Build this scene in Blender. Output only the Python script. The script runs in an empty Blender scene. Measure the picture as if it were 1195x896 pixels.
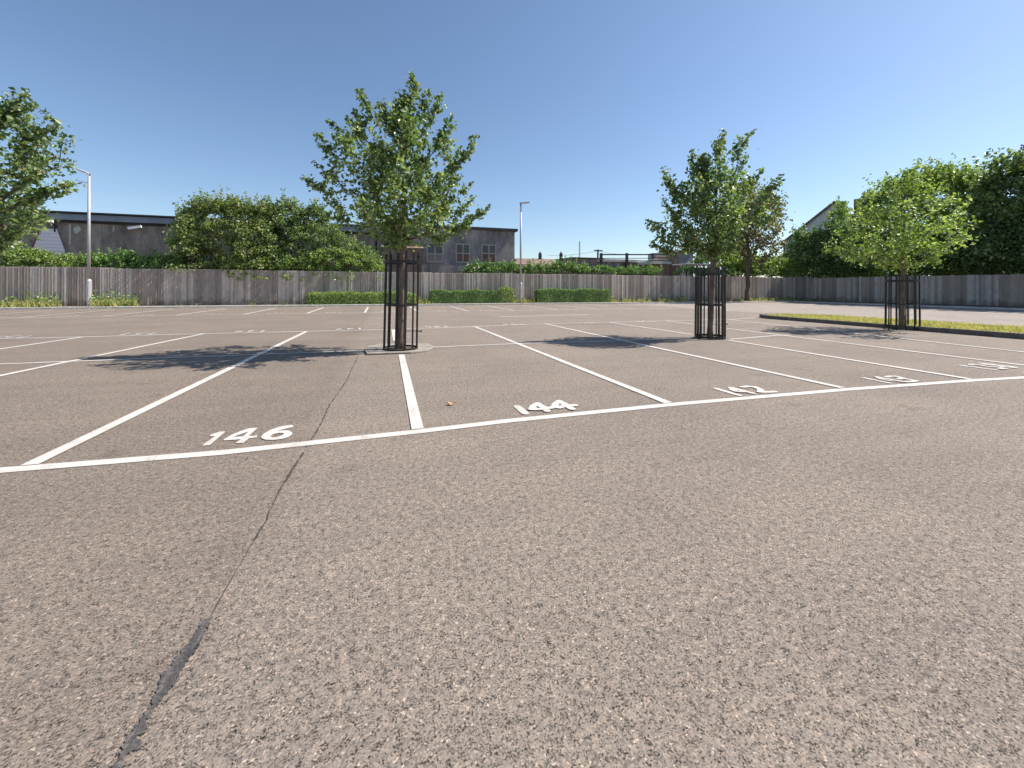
import bpy, bmesh, math, random
import numpy as np
from mathutils import Vector, Matrix
from mathutils.geometry import tessellate_polygon
random.seed(7); RNG = np.random.default_rng(11)
R = math.radians
SC = bpy.context.scene
C = SC.collection

# ------------------------------------------------------------------ camera
F, U0, H0, YAW, ROLL, CH = 482.9, 597.5, 336.0, -0.302, 0.003, 1.20
IW, IH = 1195.0, 896.0
cam = bpy.data.cameras.new("camera"); co = bpy.data.objects.new("camera", cam); C.objects.link(co)
cam.sensor_fit = 'HORIZONTAL'; cam.sensor_width = 36.0; cam.lens = 36.0*F/IW
cam.shift_y = -(IH/2-H0)/IW
cam.clip_start = .05; cam.clip_end = 4000
co.matrix_world = Matrix.Translation((0, 0, CH)) @ Matrix.Rotation(YAW, 4, 'Z') @ Matrix.Rotation(R(90), 4, 'X') @ Matrix.Rotation(ROLL, 4, 'Z')
SC.camera = co

# ------------------------------------------------------------------ light
SUN_EL, SUN_AZ = 48.5, 94.0        # azimuth clockwise from +Y
w = bpy.data.worlds.new("World"); SC.world = w; w.use_nodes = True
nt = w.node_tree; sky = nt.nodes.new('ShaderNodeTexSky'); sky.sky_type = 'NISHITA'; sky.sun_disc = False
sky.sun_elevation = R(SUN_EL); sky.sun_rotation = R(SUN_AZ)
sky.air_density = 1.0; sky.dust_density = 0.55; sky.ozone_density = 3.0; sky.altitude = 50
nt.nodes['Background'].inputs[1].default_value = 0.084
nt.links.new(sky.outputs[0], nt.nodes['Background'].inputs[0])
sl = bpy.data.lights.new("sun", 'SUN'); so = bpy.data.objects.new("sun", sl); C.objects.link(so)
sl.energy = 4.2; sl.angle = R(.55); sl.color = (1.0, .94, .86)
so.location = (20, 0, 30)
sd = Vector((math.sin(R(SUN_AZ))*math.cos(R(SUN_EL)), math.cos(R(SUN_AZ))*math.cos(R(SUN_EL)), math.sin(R(SUN_EL))))
so.rotation_euler = sd.to_track_quat('Z', 'Y').to_euler()
SC.view_settings.view_transform = 'Standard'; SC.view_settings.look = 'None'
SC.view_settings.gamma = 1; SC.view_settings.exposure = 0.90

# ------------------------------------------------------------------ survey helpers (photo pixel -> world)
sy, cy = math.sin(YAW), math.cos(YAW); sr, cr = math.sin(ROLL), math.cos(ROLL)
def ab(u, v):
    du, dv = u-U0, v-H0
    return du*cr+dv*sr, -du*sr+dv*cr
def W(xc, d, z=0.0): return Vector((cy*xc-sy*d, sy*xc+cy*d, z))
def G(u, v, z=0.0):                        # a point on the ground
    a, b = ab(u, v); d = F*(CH-z)/b
    return W(a/F*d, d, z)
def D(u, v, d):                            # a point d metres deep
    a, b = ab(u, v)
    return W(a/F*d, d, CH-b/F*d)
def onY(u, v, Y):                          # a point on the plane y = Y
    a, b = ab(u, v); k = a/F; d = Y/(sy*k+cy)
    return W(k*d, d, CH-b/F*d)
def onX(u, v, X):
    a, b = ab(u, v); k = a/F; d = X/(cy*k-sy)
    return W(k*d, d, CH-b/F*d)
CAMX = Vector((cy, sy, 0)); CAMD = Vector((-sy, cy, 0))

# ------------------------------------------------------------------ object helpers
def tag(o, label=None, cat=None, group=None, kind=None):
    if label: o['label'] = label
    if cat: o['category'] = cat
    if group: o['group'] = group
    if kind: o['kind'] = kind
    return o
def empty(name, loc, rz=0.0):
    o = bpy.data.objects.new(name, None); C.objects.link(o)
    o.location = loc; o.rotation_euler = (0, 0, rz); o.empty_display_size = .2
    bpy.context.view_layer.update()
    return o
def mk(name, me, mat, parent=None, smooth=False):
    """link a mesh whose coordinates are in WORLD space; parent keeps it there"""
    o = bpy.data.objects.new(name, me); C.objects.link(o)
    for m in (mat if isinstance(mat, (list, tuple)) else [mat]): me.materials.append(m)
    if smooth: me.polygons.foreach_set('use_smooth', [True]*len(me.polygons))
    if parent is not None:
        M = Matrix.Identity(4); p = parent
        chain = []
        while p is not None: chain.append(p); p = p.parent
        for q in reversed(chain): M = M @ Matrix.LocRotScale(q.location, q.rotation_euler, q.scale)
        me.transform(M.inverted()); o.parent = parent
    return o
def raw(name, verts, faces, mat, parent=None, smooth=False):
    me = bpy.data.meshes.new(name); me.from_pydata([tuple(v) for v in verts], [], faces); me.update()
    return mk(name, me, mat, parent, smooth)
class MB:
    def __init__(s): s.v = []; s.f = []
    def box(s, c, size, rz=0, M=None):
        hx, hy, hz = [k/2 for k in size]; b = len(s.v)
        T = Matrix.Translation(c) @ (M if M is not None else Matrix.Rotation(rz, 4, 'Z'))
        for x in (-hx, hx):
            for y in (-hy, hy):
                for z in (-hz, hz): s.v.append(T @ Vector((x, y, z)))
        s.f += [tuple(b+i for i in q) for q in ((0,1,3,2),(4,6,7,5),(0,4,5,1),(2,3,7,6),(0,2,6,4),(1,5,7,3))]
        return s
    def b2(s, x0, x1, y0, y1, z0, z1): return s.box(((x0+x1)/2, (y0+y1)/2, (z0+z1)/2), (abs(x1-x0), abs(y1-y0), abs(z1-z0)))
    def beam(s, a, b, wd, ht):
        a = Vector(a); b = Vector(b); d = b-a
        q = d.to_track_quat('X', 'Z').to_matrix().to_4x4()
        return s.box((a+b)/2, (d.length, wd, ht), M=q)
    def tube(s, pts, rad, n=8, cap=True):
        pts = [Vector(p) for p in pts]; b0 = len(s.v)
        if not isinstance(rad, (list, tuple, np.ndarray)): rad = [rad]*len(pts)
        for i, p in enumerate(pts):
            t = (pts[min(i+1, len(pts)-1)]-pts[max(i-1, 0)]).normalized()
            x = t.orthogonal().normalized() if abs(t.z) < .95 else Vector((1, 0, 0)); y = t.cross(x).normalized(); x = y.cross(t)
            for k in range(n):
                a = 2*math.pi*k/n; s.v.append(p+(x*math.cos(a)+y*math.sin(a))*rad[i])
        for i in range(len(pts)-1):
            for k in range(n):
                s.f.append((b0+i*n+k, b0+i*n+(k+1) % n, b0+(i+1)*n+(k+1) % n, b0+(i+1)*n+k))
        if cap:
            s.f.append(tuple(b0+k for k in reversed(range(n)))); s.f.append(tuple(b0+(len(pts)-1)*n+k for k in range(n)))
        return s
    def prism(s, pts, vec):
        b = len(s.v); n = len(pts); pts = [Vector(p) for p in pts]; vec = Vector(vec)
        s.v += pts+[p+vec for p in pts]
        s.f.append(tuple(b+i for i in reversed(range(n)))); s.f.append(tuple(b+n+i for i in range(n)))
        for i in range(n): s.f.append((b+i, b+(i+1) % n, b+n+(i+1) % n, b+n+i))
        return s
    def build(s, name, mat, parent=None, smooth=False, bevel=0):
        me = bpy.data.meshes.new(name); me.from_pydata([tuple(v) for v in s.v], [], s.f); me.update()
        bm = bmesh.new(); bm.from_mesh(me); bmesh.ops.recalc_face_normals(bm, faces=bm.faces)
        if bevel: bmesh.ops.bevel(bm, geom=bm.edges[:], offset=bevel, segments=1, affect='EDGES')
        bm.to_mesh(me); bm.free()
        return mk(name, me, mat, parent, smooth)

# ------------------------------------------------------------------ materials
def newmat(name):
    m = bpy.data.materials.new(name); m.use_nodes = True
    return m, m.node_tree.nodes, m.node_tree.links, m.node_tree.nodes['Principled BSDF']
def ramp(n, stops):
    r = n.new('ShaderNodeValToRGB'); e = r.color_ramp.elements
    while len(e) < len(stops): e.new(.5)
    for x, (p, c) in zip(e, stops): x.position = p; x.color = (*c, 1)
    return r
def objco(n): return n.new('ShaderNodeNewGeometry').outputs['Position']
def noise(n, l, co, scale, detail=4, rough=.55, sc3=None):
    if sc3:
        mp = n.new('ShaderNodeMapping'); mp.inputs['Scale'].default_value = sc3; l.new(co, mp.inputs[0]); co = mp.outputs[0]
    t = n.new('ShaderNodeTexNoise'); t.inputs['Scale'].default_value = scale; t.inputs['Detail'].default_value = detail
    t.inputs['Roughness'].default_value = rough; l.new(co, t.inputs['Vector']); return t
def mix(n, l, mode, fac, a, b):
    m = n.new('ShaderNodeMix'); m.data_type = 'RGBA'; m.blend_type = mode
    for s, x in ((m.inputs[0], fac), (m.inputs[6], a), (m.inputs[7], b)):
        if hasattr(x, 'links'): l.new(x, s)
        elif isinstance(x, (int, float)): s.default_value = x
        else: s.default_value = (*x, 1)
    return m.outputs[2]
def mathn(n, l, op, a, b=None, c=None):
    m = n.new('ShaderNodeMath'); m.operation = op
    for s, x in zip(m.inputs, (a, b, c)):
        if x is None: continue
        if hasattr(x, 'links'): l.new(x, s)
        else: s.default_value = x
    return m.outputs[0]
def plain(name, col, rough=.7, metal=0, var=.12, vscale=3, spec=.4, bump=0, bscale=40, sc3=None):
    m, n, l, p = newmat(name); g = objco(n)
    t = noise(n, l, g, vscale, 5, .6, sc3)
    a = tuple(max(0, c*(1-var)) for c in col); b = tuple(min(1, c*(1+var)) for c in col)
    r = ramp(n, [(.3, a), (.7, b)]); l.new(t.outputs[0], r.inputs[0]); l.new(r.outputs[0], p.inputs['Base Color'])
    p.inputs['Roughness'].default_value = rough; p.inputs['Metallic'].default_value = metal; p.inputs['Specular IOR Level'].default_value = spec
    if bump:
        bt = noise(n, l, g, bscale, 4); bn = n.new('ShaderNodeBump'); bn.inputs['Strength'].default_value = bump; bn.inputs['Distance'].default_value = .01
        l.new(bt.outputs[0], bn.inputs['Height']); l.new(bn.outputs[0], p.inputs['Normal'])
    return m

def asphalt(name, base, joint=False, grain=1.0):
    m, n, l, p = newmat(name); g = objco(n)
    # aggregate: every stone its own tone
    wp = noise(n, l, g, 60, 2, .5); va = n.new('ShaderNodeVectorMath'); va.operation = 'MULTIPLY_ADD'
    l.new(wp.outputs['Color'], va.inputs[0]); va.inputs[1].default_value = (.008, .008, .008); l.new(g, va.inputs[2])
    v = n.new('ShaderNodeTexVoronoi'); v.inputs['Scale'].default_value = 165; l.new(va.outputs[0], v.inputs['Vector'])
    wn = n.new('ShaderNodeSeparateColor'); l.new(v.outputs['Color'], wn.inputs[0])
    st = ramp(n, [(0, (.55, .53, .53)), (.14, (.74, .72, .71)), (.35, (.96, .95, .95)), (.70, (1.10, 1.05, 1.02)), (.86, (1.28, 1.16, 1.10)), (.965, (1.42, 1.34, 1.27)), (.985, (2.0, 1.85, 1.72))])
    l.new(wn.outputs[0], st.inputs[0])
    # irregular open pits of dark binder between the stones
    n0 = noise(n, l, g, 150, 4, .74); n01 = noise(n, l, g, 38, 2, .5)
    th = mathn(n, l, 'ADD', n0.outputs[0], mathn(n, l, 'MULTIPLY_ADD', n01.outputs[0], .35, -.175))
    ed = n.new('ShaderNodeMapRange'); ed.interpolation_type = 'SMOOTHSTEP'
    l.new(th, ed.inputs[0]); ed.inputs[1].default_value = .35; ed.inputs[2].default_value = .47; ed.inputs[3].default_value = .10; ed.inputs[4].default_value = 1
    edc = n.new('ShaderNodeCombineColor')
    for i in range(3): l.new(ed.outputs[0], edc.inputs[i])
    # medium and broad weathering
    n1 = noise(n, l, g, 22, 4, .7); r1 = ramp(n, [(.32, (.86, .86, .87)), (.68, (1.13, 1.12, 1.11))]); l.new(n1.outputs[0], r1.inputs[0])
    n2 = noise(n, l, g, .45, 5, .6); r2 = ramp(n, [(.3, (.86, .865, .88)), (.7, (1.09, 1.08, 1.06))]); l.new(n2.outputs[0], r2.inputs[0])
    n3 = noise(n, l, g, .9, 4, .6, (.25, 2.2, 1)); r3 = ramp(n, [(.35, (.94, .94, .945)), (.65, (1.05, 1.045, 1.04))]); l.new(n3.outputs[0], r3.inputs[0])
    c = mix(n, l, 'MULTIPLY', 1.0, base, st.outputs[0])
    c = mix(n, l, 'MULTIPLY', 1.0*grain, c, edc.outputs[0])
    c = mix(n, l, 'MULTIPLY', .9, c, r1.outputs[0])
    c = mix(n, l, 'MULTIPLY', 1.0, c, r2.outputs[0])
    c = mix(n, l, 'MULTIPLY', 1.0, c, r3.outputs[0])
    # a few dark drips and stains
    n5 = noise(n, l, g, 2.3, 3, .5); r5 = ramp(n, [(.62, (1, 1, 1)), (.74, (.80, .79, .79))]); l.new(n5.outputs[0], r5.inputs[0])
    c = mix(n, l, 'MULTIPLY', 1.0, c, r5.outputs[0])
    if joint:   # the strip laid left of the construction joint is a shade darker
        sp = n.new('ShaderNodeSeparateXYZ'); l.new(g, sp.inputs[0])
        nj = noise(n, l, g, 3, 3)
        xx = mathn(n, l, 'ADD', sp.outputs[0], mathn(n, l, 'MULTIPLY_ADD', nj.outputs[0], .10, -.05))
        mr = n.new('ShaderNodeMapRange'); l.new(xx, mr.inputs[0]); mr.inputs[1].default_value = -.66; mr.inputs[2].default_value = -.46
        mr.inputs[3].default_value = 1; mr.inputs[4].default_value = 0
        c = mix(n, l, 'MULTIPLY', mr.outputs[0], c, (.90, .89, .88))
    l.new(c, p.inputs['Base Color'])
    p.inputs['Roughness'].default_value = .88; p.inputs['Specular IOR Level'].default_value = .3
    h = mathn(n, l, 'MULTIPLY', ed.outputs[0], 1.0)
    h = mathn(n, l, 'ADD', h, mathn(n, l, 'MULTIPLY', wn.outputs[1], .7))
    h = mathn(n, l, 'ADD', h, mathn(n, l, 'MULTIPLY', n1.outputs[0], .9))
    bn = n.new('ShaderNodeBump'); bn.inputs['Strength'].default_value = .75; bn.inputs['Distance'].default_value = .005
    l.new(h, bn.inputs['Height']); l.new(bn.outputs[0], p.inputs['Normal'])
    return m
M = {}
M['asphalt'] = asphalt('asphalt', (.248, .215, .180), True)
M['road'] = asphalt('road_asphalt', (.32, .29, .258))
def paint_mat():
    m, n, l, p = newmat('road_paint'); g = objco(n)
    v = n.new('ShaderNodeTexVoronoi'); v.inputs['Scale'].default_value = 110; l.new(g, v.inputs['Vector'])
    a = noise(n, l, g, 70, 4, .7); b = noise(n, l, g, 5, 5, .65)
    s = mathn(n, l, 'MULTIPLY_ADD', b.outputs[0], .55, mathn(n, l, 'MULTIPLY', a.outputs[0], .6))
    r = ramp(n, [(.40, (.26, .22, .185)), (.47, (.52, .485, .44)), (.7, (.63, .595, .55))]); l.new(s, r.inputs[0])
    q = noise(n, l, g, 1.3, 5, .7); rq = ramp(n, [(.3, (.80, .79, .78)), (.62, (1, 1, 1))]); l.new(q.outputs[0], rq.inputs[0])
    l.new(mix(n, l, 'MULTIPLY', 1, r.outputs[0], rq.outputs[0]), p.inputs['Base Color']); p.inputs['Roughness'].default_value = .7
    bn = n.new('ShaderNodeBump'); bn.inputs['Strength'].default_value = .5; bn.inputs['Distance'].default_value = .003
    l.new(v.outputs['Distance'], bn.inputs['Height']); l.new(bn.outputs[0], p.inputs['Normal']); return m
M['paint'] = paint_mat()
def tar_mat():
    m, n, l, p = newmat('tar'); g = objco(n)
    a = noise(n, l, g, 150, 4, .75); b = noise(n, l, g, 18, 3, .6, (1, .35, 1))
    q = mathn(n, l, 'MULTIPLY_ADD', b.outputs[0], .45, mathn(n, l, 'MULTIPLY', a.outputs[0], .6))
    r = ramp(n, [(.40, (.030, .027, .026)), (.52, (.062, .056, .053)), (.60, (.12, .105, .095)), (.68, (.24, .20, .17))]); l.new(q, r.inputs[0])
    l.new(r.outputs[0], p.inputs['Base Color']); p.inputs['Roughness'].default_value = .6
    bn = n.new('ShaderNodeBump'); bn.inputs['Strength'].default_value = .7; bn.inputs['Distance'].default_value = .004
    l.new(a.outputs[0], bn.inputs['Height']); l.new(bn.outputs[0], p.inputs['Normal']); return m
M['tar'] = tar_mat()
M['crack'] = plain('crack_dirt', (.06, .05, .042), .95, var=.4, vscale=30)
M['kerb'] = plain('kerb_concrete', (.55, .51, .45), .9, var=.22, vscale=5, bump=.4, bscale=60)
M['shadekerb'] = plain('shade_toned_kerb', (.14, .12, .105), .9, var=.3, vscale=6, bump=.4, bscale=60)  # kerb concrete darkened to put the shade of the unlit side into the colour
M['pad'] = plain('concrete_pad', (.27, .24, .205), .9, var=.25, vscale=7, bump=.4, bscale=50)
M['soil'] = plain('soil', (.13, .10, .07), .95, var=.4, vscale=4, bump=.6, bscale=30)
M['earth'] = plain('earth', (.10, .11, .05), .95, var=.3, vscale=.3)
M['steel_black'] = plain('black_steel', (.010, .008, .008), .45, 0, .35, 30, .5)
M['galv'] = plain('pale_metal', (.44, .42, .43), .45, .25, .08, 4, .5)
M['lamp_dark'] = plain('dark_metal', (.05, .055, .06), .4, .3)
M['bark'] = plain('bark', (.17, .125, .095), .9, var=.45, vscale=14, bump=.9, bscale=45, sc3=(1, 1, .35))
M['bark_dark'] = plain('bark_dark', (.10, .075, .055), .9, var=.4, vscale=8, bump=.8, bscale=30)
def wood():
    m, n, l, p = newmat('weathered_boards'); g = objco(n); ge = n.new('ShaderNodeNewGeometry')
    r = ramp(n, [(0, (.30, .25, .21)), (.3, (.38, .325, .285)), (.55, (.45, .39, .345)), (.8, (.52, .46, .41)), (1, (.62, .56, .51))])
    l.new(ge.outputs['Random Per Island'], r.inputs[0])
    a = noise(n, l, g, 5, 5, .65, (6, 6, .45)); ra = ramp(n, [(.3, (.62, .60, .58)), (.72, (1.22, 1.2, 1.18))]); l.new(a.outputs[0], ra.inputs[0])
    b = noise(n, l, g, .5, 4, .6); rb = ramp(n, [(.3, (.82, .82, .84)), (.7, (1.12, 1.08, 1.02))]); l.new(b.outputs[0], rb.inputs[0])
    c = mix(n, l, 'MULTIPLY', 1, r.outputs[0], ra.outputs[0]); c = mix(n, l, 'MULTIPLY', 1, c, rb.outputs[0])
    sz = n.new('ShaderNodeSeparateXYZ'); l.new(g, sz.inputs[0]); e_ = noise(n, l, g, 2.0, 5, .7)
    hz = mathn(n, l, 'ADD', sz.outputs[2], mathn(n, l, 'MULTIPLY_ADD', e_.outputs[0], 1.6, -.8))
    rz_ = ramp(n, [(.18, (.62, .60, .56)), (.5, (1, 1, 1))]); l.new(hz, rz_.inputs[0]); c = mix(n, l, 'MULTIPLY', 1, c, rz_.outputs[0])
    l.new(c, p.inputs['Base Color']); p.inputs['Roughness'].default_value = .85
    bn = n.new('ShaderNodeBump'); bn.inputs['Strength'].default_value = .5; bn.inputs['Distance'].default_value = .01
    l.new(a.outputs[0], bn.inputs['Height']); l.new(bn.outputs[0], p.inputs['Normal']); return m
M['wood'] = wood()
def leafmat(name, cols, trans=.35, rough=.5):
    m, n, l, p = newmat(name); ge = n.new('ShaderNodeNewGeometry')
    cols = [(a*1.04, b*1.0, c*1.5) for a, b, c in cols]
    k = len(cols); r = ramp(n, [(i/(k-1), c) for i, c in enumerate(cols)]); l.new(ge.outputs['Random Per Island'], r.inputs[0])
    g = objco(n); b = noise(n, l, g, 1.1, 3); rb = ramp(n, [(.3, (.8, .85, .8)), (.7, (1.2, 1.12, 1.05))]); l.new(b.outputs[0], rb.inputs[0])
    c = mix(n, l, 'MULTIPLY', 1, r.outputs[0], rb.outputs[0])
    l.new(c, p.inputs['Base Color']); p.inputs['Roughness'].default_value = rough; p.inputs['Specular IOR Level'].default_value = .45
    t = n.new('ShaderNodeBsdfTranslucent'); c2 = mix(n, l, 'MULTIPLY', 1, c, (1.5, 1.6, .75)); l.new(c2, t.inputs[0])
    ms = n.new('ShaderNodeMixShader'); ms.inputs[0].default_value = trans
    l.new(p.outputs[0], ms.inputs[1]); l.new(t.outputs[0], ms.inputs[2])
    l.new(ms.outputs[0], n['Material Output'].inputs[0]); return m
M['leaf'] = leafmat('maple_leaves', [(.055, .095, .024), (.10, .165, .038), (.145, .225, .055), (.21, .29, .085), (.33, .40, .16)], .38, .38)
M['leaf_lime'] = leafmat('lime_leaves', [(0.078, 0.14, 0.028), (0.14, 0.234, 0.04), (0.218, 0.328, 0.055), (0.312, 0.421, 0.094), (0.421, 0.499, 0.172)])
M['leaf_shrub'] = leafmat('shrub_leaves', [(.07, .12, .025), (.13, .20, .04), (.20, .28, .06), (.27, .34, .085), (.38, .38, .16)])
M['leaf_dark'] = leafmat('dark_leaves', [(.05, .09, .026), (.08, .15, .038), (.12, .21, .05), (.17, .27, .065), (.24, .34, .10)])
M['leaf_hedge'] = leafmat('hedge_leaves', [(0.078, 0.156, 0.035), (0.127, 0.234, 0.047), (0.176, 0.312, 0.058), (0.254, 0.41, 0.088)], .25)
M['leaf_brown'] = leafmat('brown_leaves', [(0.091, 0.091, 0.039), (0.143, 0.13, 0.052), (0.195, 0.182, 0.072), (0.156, 0.208, 0.065)])
M['leaf_copper'] = leafmat('copper_leaves', [(.06, .022, .025), (.09, .03, .03), (.12, .05, .04)])
M['grass'] = leafmat('grass_blades', [(.24, .26, .07), (.36, .35, .10), (.46, .42, .15), (.52, .47, .22)], .35, .7)
M['turf'] = plain('turf', (.30, .29, .11), .95, var=.35, vscale=9, bump=.7, bscale=60)
M['blossom'] = plain('blossom', (.75, .62, .55), .7)
M['white'] = plain('white_paint', (.78, .77, .76), .5, var=.05)
def brick(name, c1, c2, mort, sc=1.0, var=1):
    m, n, l, p = newmat(name); g = objco(n)
    sp = n.new('ShaderNodeSeparateXYZ'); l.new(g, sp.inputs[0])
    cb = n.new('ShaderNodeCombineXYZ'); l.new(mathn(n, l, 'ADD', sp.outputs[0], sp.outputs[1]), cb.inputs[0]); l.new(sp.outputs[2], cb.inputs[1])
    b = n.new('ShaderNodeTexBrick'); b.inputs['Scale'].default_value = 1
    b.inputs['Brick Width'].default_value = .225*sc; b.inputs['Row Height'].default_value = .075*sc; b.inputs['Mortar Size'].default_value = .01*sc
    b.inputs['Color1'].default_value = (*c1, 1); b.inputs['Color2'].default_value = (*c2, 1); b.inputs['Mortar'].default_value = (*mort, 1)
    l.new(cb.outputs[0], b.inputs[0])
    a = noise(n, l, g, .5, 6, .7, (1, 1, .5)); ra = ramp(n, [(.34, (.45, .44, .45)), (.5, (.92, .91, .90)), (.66, (1.55, 1.5, 1.42))]); l.new(a.outputs[0], ra.inputs[0])
    q = noise(n, l, g, 2.2, 4, .7, (1, 1, .35)); rq = ramp(n, [(.32, (.75, .75, .77)), (.68, (1.2, 1.18, 1.15))]); l.new(q.outputs[0], rq.inputs[0])
    c = mix(n, l, 'MULTIPLY', 1, b.outputs[0], ra.outputs[0]); c = mix(n, l, 'MULTIPLY', 1, c, rq.outputs[0])
    l.new(c, p.inputs['Base Color']); p.inputs['Roughness'].default_value = .92; return m
M['brick_dark'] = brick('sooty_brick', (.27, .215, .18), (.33, .26, .215), (.36, .32, .285))
M['brick_grey'] = brick('grey_brick', (.22, .20, .195), (.27, .245, .235), (.31, .285, .275))
M['brick_red'] = brick('red_brick', (.20, .12, .085), (.26, .16, .11), (.25, .22, .19))
M['slate'] = plain('slate_fascia', (.26, .28, .31), .6, var=.15, vscale=2)
M['darkroof'] = plain('dark_roofing', (.045, .045, .05), .8)
M['tile'] = plain('brown_tiles', (.20, .14, .11), .9, var=.35, vscale=2.5)
M['glass'] = plain('dirty_glass', (.05, .055, .06), .12, spec=.6)
M['redpanel'] = plain('red_brown_panel', (.20, .10, .075), .8, var=.3, vscale=3)
M['cream'] = plain('pale_frame', (.40, .37, .33), .7)
M['render'] = plain('white_render', (.62, .63, .64), .8, var=.08, vscale=1)
def board_mat():
    m, n, l, p = newmat('sign_boards'); g = objco(n); sp = n.new('ShaderNodeSeparateXYZ'); l.new(g, sp.inputs[0])
    f = mathn(n, l, 'FRACT', mathn(n, l, 'MULTIPLY', sp.outputs[2], 4.2)); r = ramp(n, [(0, (.62, .52, .54)), (.14, (.86, .77, .78)), (.92, (.90, .80, .81)), (1, (.62, .52, .54))])
    l.new(f, r.inputs[0]); l.new(r.outputs[0], p.inputs['Base Color']); p.inputs['Roughness'].default_value = .6; return m
M['board'] = board_mat()
M['paleroof'] = plain('pale_roofing', (.60, .58, .55), .7, var=.12)
M['maroon'] = plain('maroon_edge', (.22, .05, .09), .6)
M['lens'] = plain('lamp_lens', (.6, .6, .6), .3)

# ------------------------------------------------------------------ ground
def sheet(name, pts, z, mat): return tag(raw(name, [(x, y, z) for x, y in pts], [tuple(range(len(pts)))], mat), kind='structure')
sheet('ground', [(-900, -900), (900, -900), (900, 1500), (-900, 1500)], -.03, M['earth'])
sheet('car_park_asphalt', [(-75, -35), (35.3, -35), (35.3, 28.3), (-75, 28.3)], 0, M['asphalt'])
sheet('access_road', [(17.7, -30), (35.2, -30), (35.2, 28.2), (17.7, 28.2)], .004, M['road'])

# kerbs of the car park edge
def kerb_run(name, a, b, mat, wdt=.125, h=.11, step=.915):
    a = Vector(a); b = Vector(b); L = (b-a).length; n = max(1, round(L/step)); d = (b-a)/n; mb = MB()
    for i in range(n):
        p = a+d*i+d.normalized()*.004; q = a+d*(i+1)-d.normalized()*.004
        hh = h+random.uniform(-.006, .006)
        mb.beam(Vector((p.x, p.y, hh/2-.03)), Vector((q.x, q.y, hh/2-.03)), wdt, hh+.06)
    return tag(mb.build(name, mat, bevel=.012), kind='structure')
kerb_run('kerb', (-60, 28.43, 0), (35.2, 28.43, 0), M['kerb'], wdt=.30)
kerb_run('kerb', (35.36, 28.4, 0), (35.36, -12, 0), M['kerb'], wdt=.16)
sheet('verge_soil', [(-75, 28.57), (39.6, 28.57), (39.6, 60), (-75, 60)], .10, M['soil'])
sheet('verge_soil', [(35.43, -30), (60, -30), (60, 28.43), (35.43, 28.43)], .098, M['soil'])

# grass island; kerb facing away from the sun has its shade painted in
isl = [(14.8, -30), (14.8, 12.9), (15.3, 13.6), (16.2, 13.6), (17.6, 12.6), (17.75, 11), (17.75, -30)]
for a, b in zip(isl[:3], isl[1:4]): kerb_run('island_kerb', (*a, 0), (*b, 0), M['shadekerb'], wdt=.14, h=.13)
for a, b in zip(isl[3:6], isl[4:7]): kerb_run('island_kerb', (*a, 0), (*b, 0), M['kerb'], wdt=.12, h=.12)
sheet('grass_island_soil', [(14.87, -30), (14.87, 12.9), (15.33, 13.53), (16.2, 13.53), (17.53, 12.55), (17.68, 11), (17.68, -30)], .105, M['turf'])

def leaves_mesh(name, P, size, mat, parent=None, up=.5, aspect=.62, nrm=None, kind=None, sizevar=.3):
    """one leaf-shaped folded face pair per point"""
    P = np.asarray(P, float); N = len(P)
    n = RNG.normal(size=(N, 3)); n /= np.linalg.norm(n, axis=1)[:, None]
    if nrm is not None: n = n*.55+nrm
    n[:, 2] += up; n /= np.linalg.norm(n, axis=1)[:, None]
    t = RNG.normal(size=(N, 3)); t[:, 2] -= .35; t -= (t*n).sum(1)[:, None]*n; t /= np.linalg.norm(t, axis=1)[:, None]
    s = np.cross(n, t); L = size*(1+RNG.uniform(-sizevar, sizevar, N))[:, None]; Wd = L*aspect
    fold = n*L*.12
    A = P-t*L*.5; B = P-t*L*.08+s*Wd*.5+fold; T = P+t*L*.5; B2 = P-t*L*.08-s*Wd*.5+fold
    V = np.stack([A, B, T, B2], 1).reshape(-1, 3)
    if parent is not None:
        loc = np.array(parent.location) if parent.parent is None else np.array(parent.location)+np.array(parent.parent.location)
        V = V-loc
    idx = np.arange(N)*4
    loops = np.stack([idx, idx+1, idx+2, idx, idx+2, idx+3], 1).reshape(-1)
    me = bpy.data.meshes.new(name); me.vertices.add(len(V)); me.vertices.foreach_set('co', V.reshape(-1))
    me.loops.add(len(loops)); me.loops.foreach_set('vertex_index', loops)
    me.polygons.add(2*N); me.polygons.foreach_set('loop_start', np.arange(2*N)*3); me.polygons.foreach_set('loop_total', np.full(2*N, 3))
    me.update(calc_edges=True); me.validate()
    me.materials.append(mat)
    o = bpy.data.objects.new(name, me); C.objects.link(o)
    if parent is not None: o.parent = parent
    if kind: o['kind'] = kind
    return o

def blades(name, P, h, mat, kind='stuff', wd=.008, parent=None):
    P = np.asarray(P, float); N = len(P); a = RNG.uniform(0, 2*np.pi, N); hh = h*(.5+RNG.random(N))
    s = np.stack([np.cos(a), np.sin(a), 0*a], 1)*wd*(1+hh/h)[:, None]/2; ln = RNG.normal(size=(N, 3))*.35; ln[:, 2] = 1
    T = P+ln*hh[:, None]; V = np.stack([P-s, P+s, T], 1).reshape(-1, 3)
    if parent is not None: V = V-np.array(parent.location)
    me = bpy.data.meshes.new(name); me.from_pydata(V.tolist(), [], [(3*i, 3*i+1, 3*i+2) for i in range(N)]); me.materials.append(mat)
    o = bpy.data.objects.new(name, me); C.objects.link(o); o['kind'] = kind
    if parent is not None: o.parent = parent
    return o
gp = []
while len(gp) < 26000:
    x = random.uniform(14.9, 17.65); y = random.uniform(-2, 13.5)
    if y > 12.6 and x > 17.6-(y-12.6)*1.3: continue
    if y > 12.9 and x < 14.87+(y-12.9): continue
    gp.append((x, y, .10))
tag(blades('island_grass', gp, .055, M['grass'], wd=.016), 'short dry yellow green grass on the kerbed island')

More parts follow.
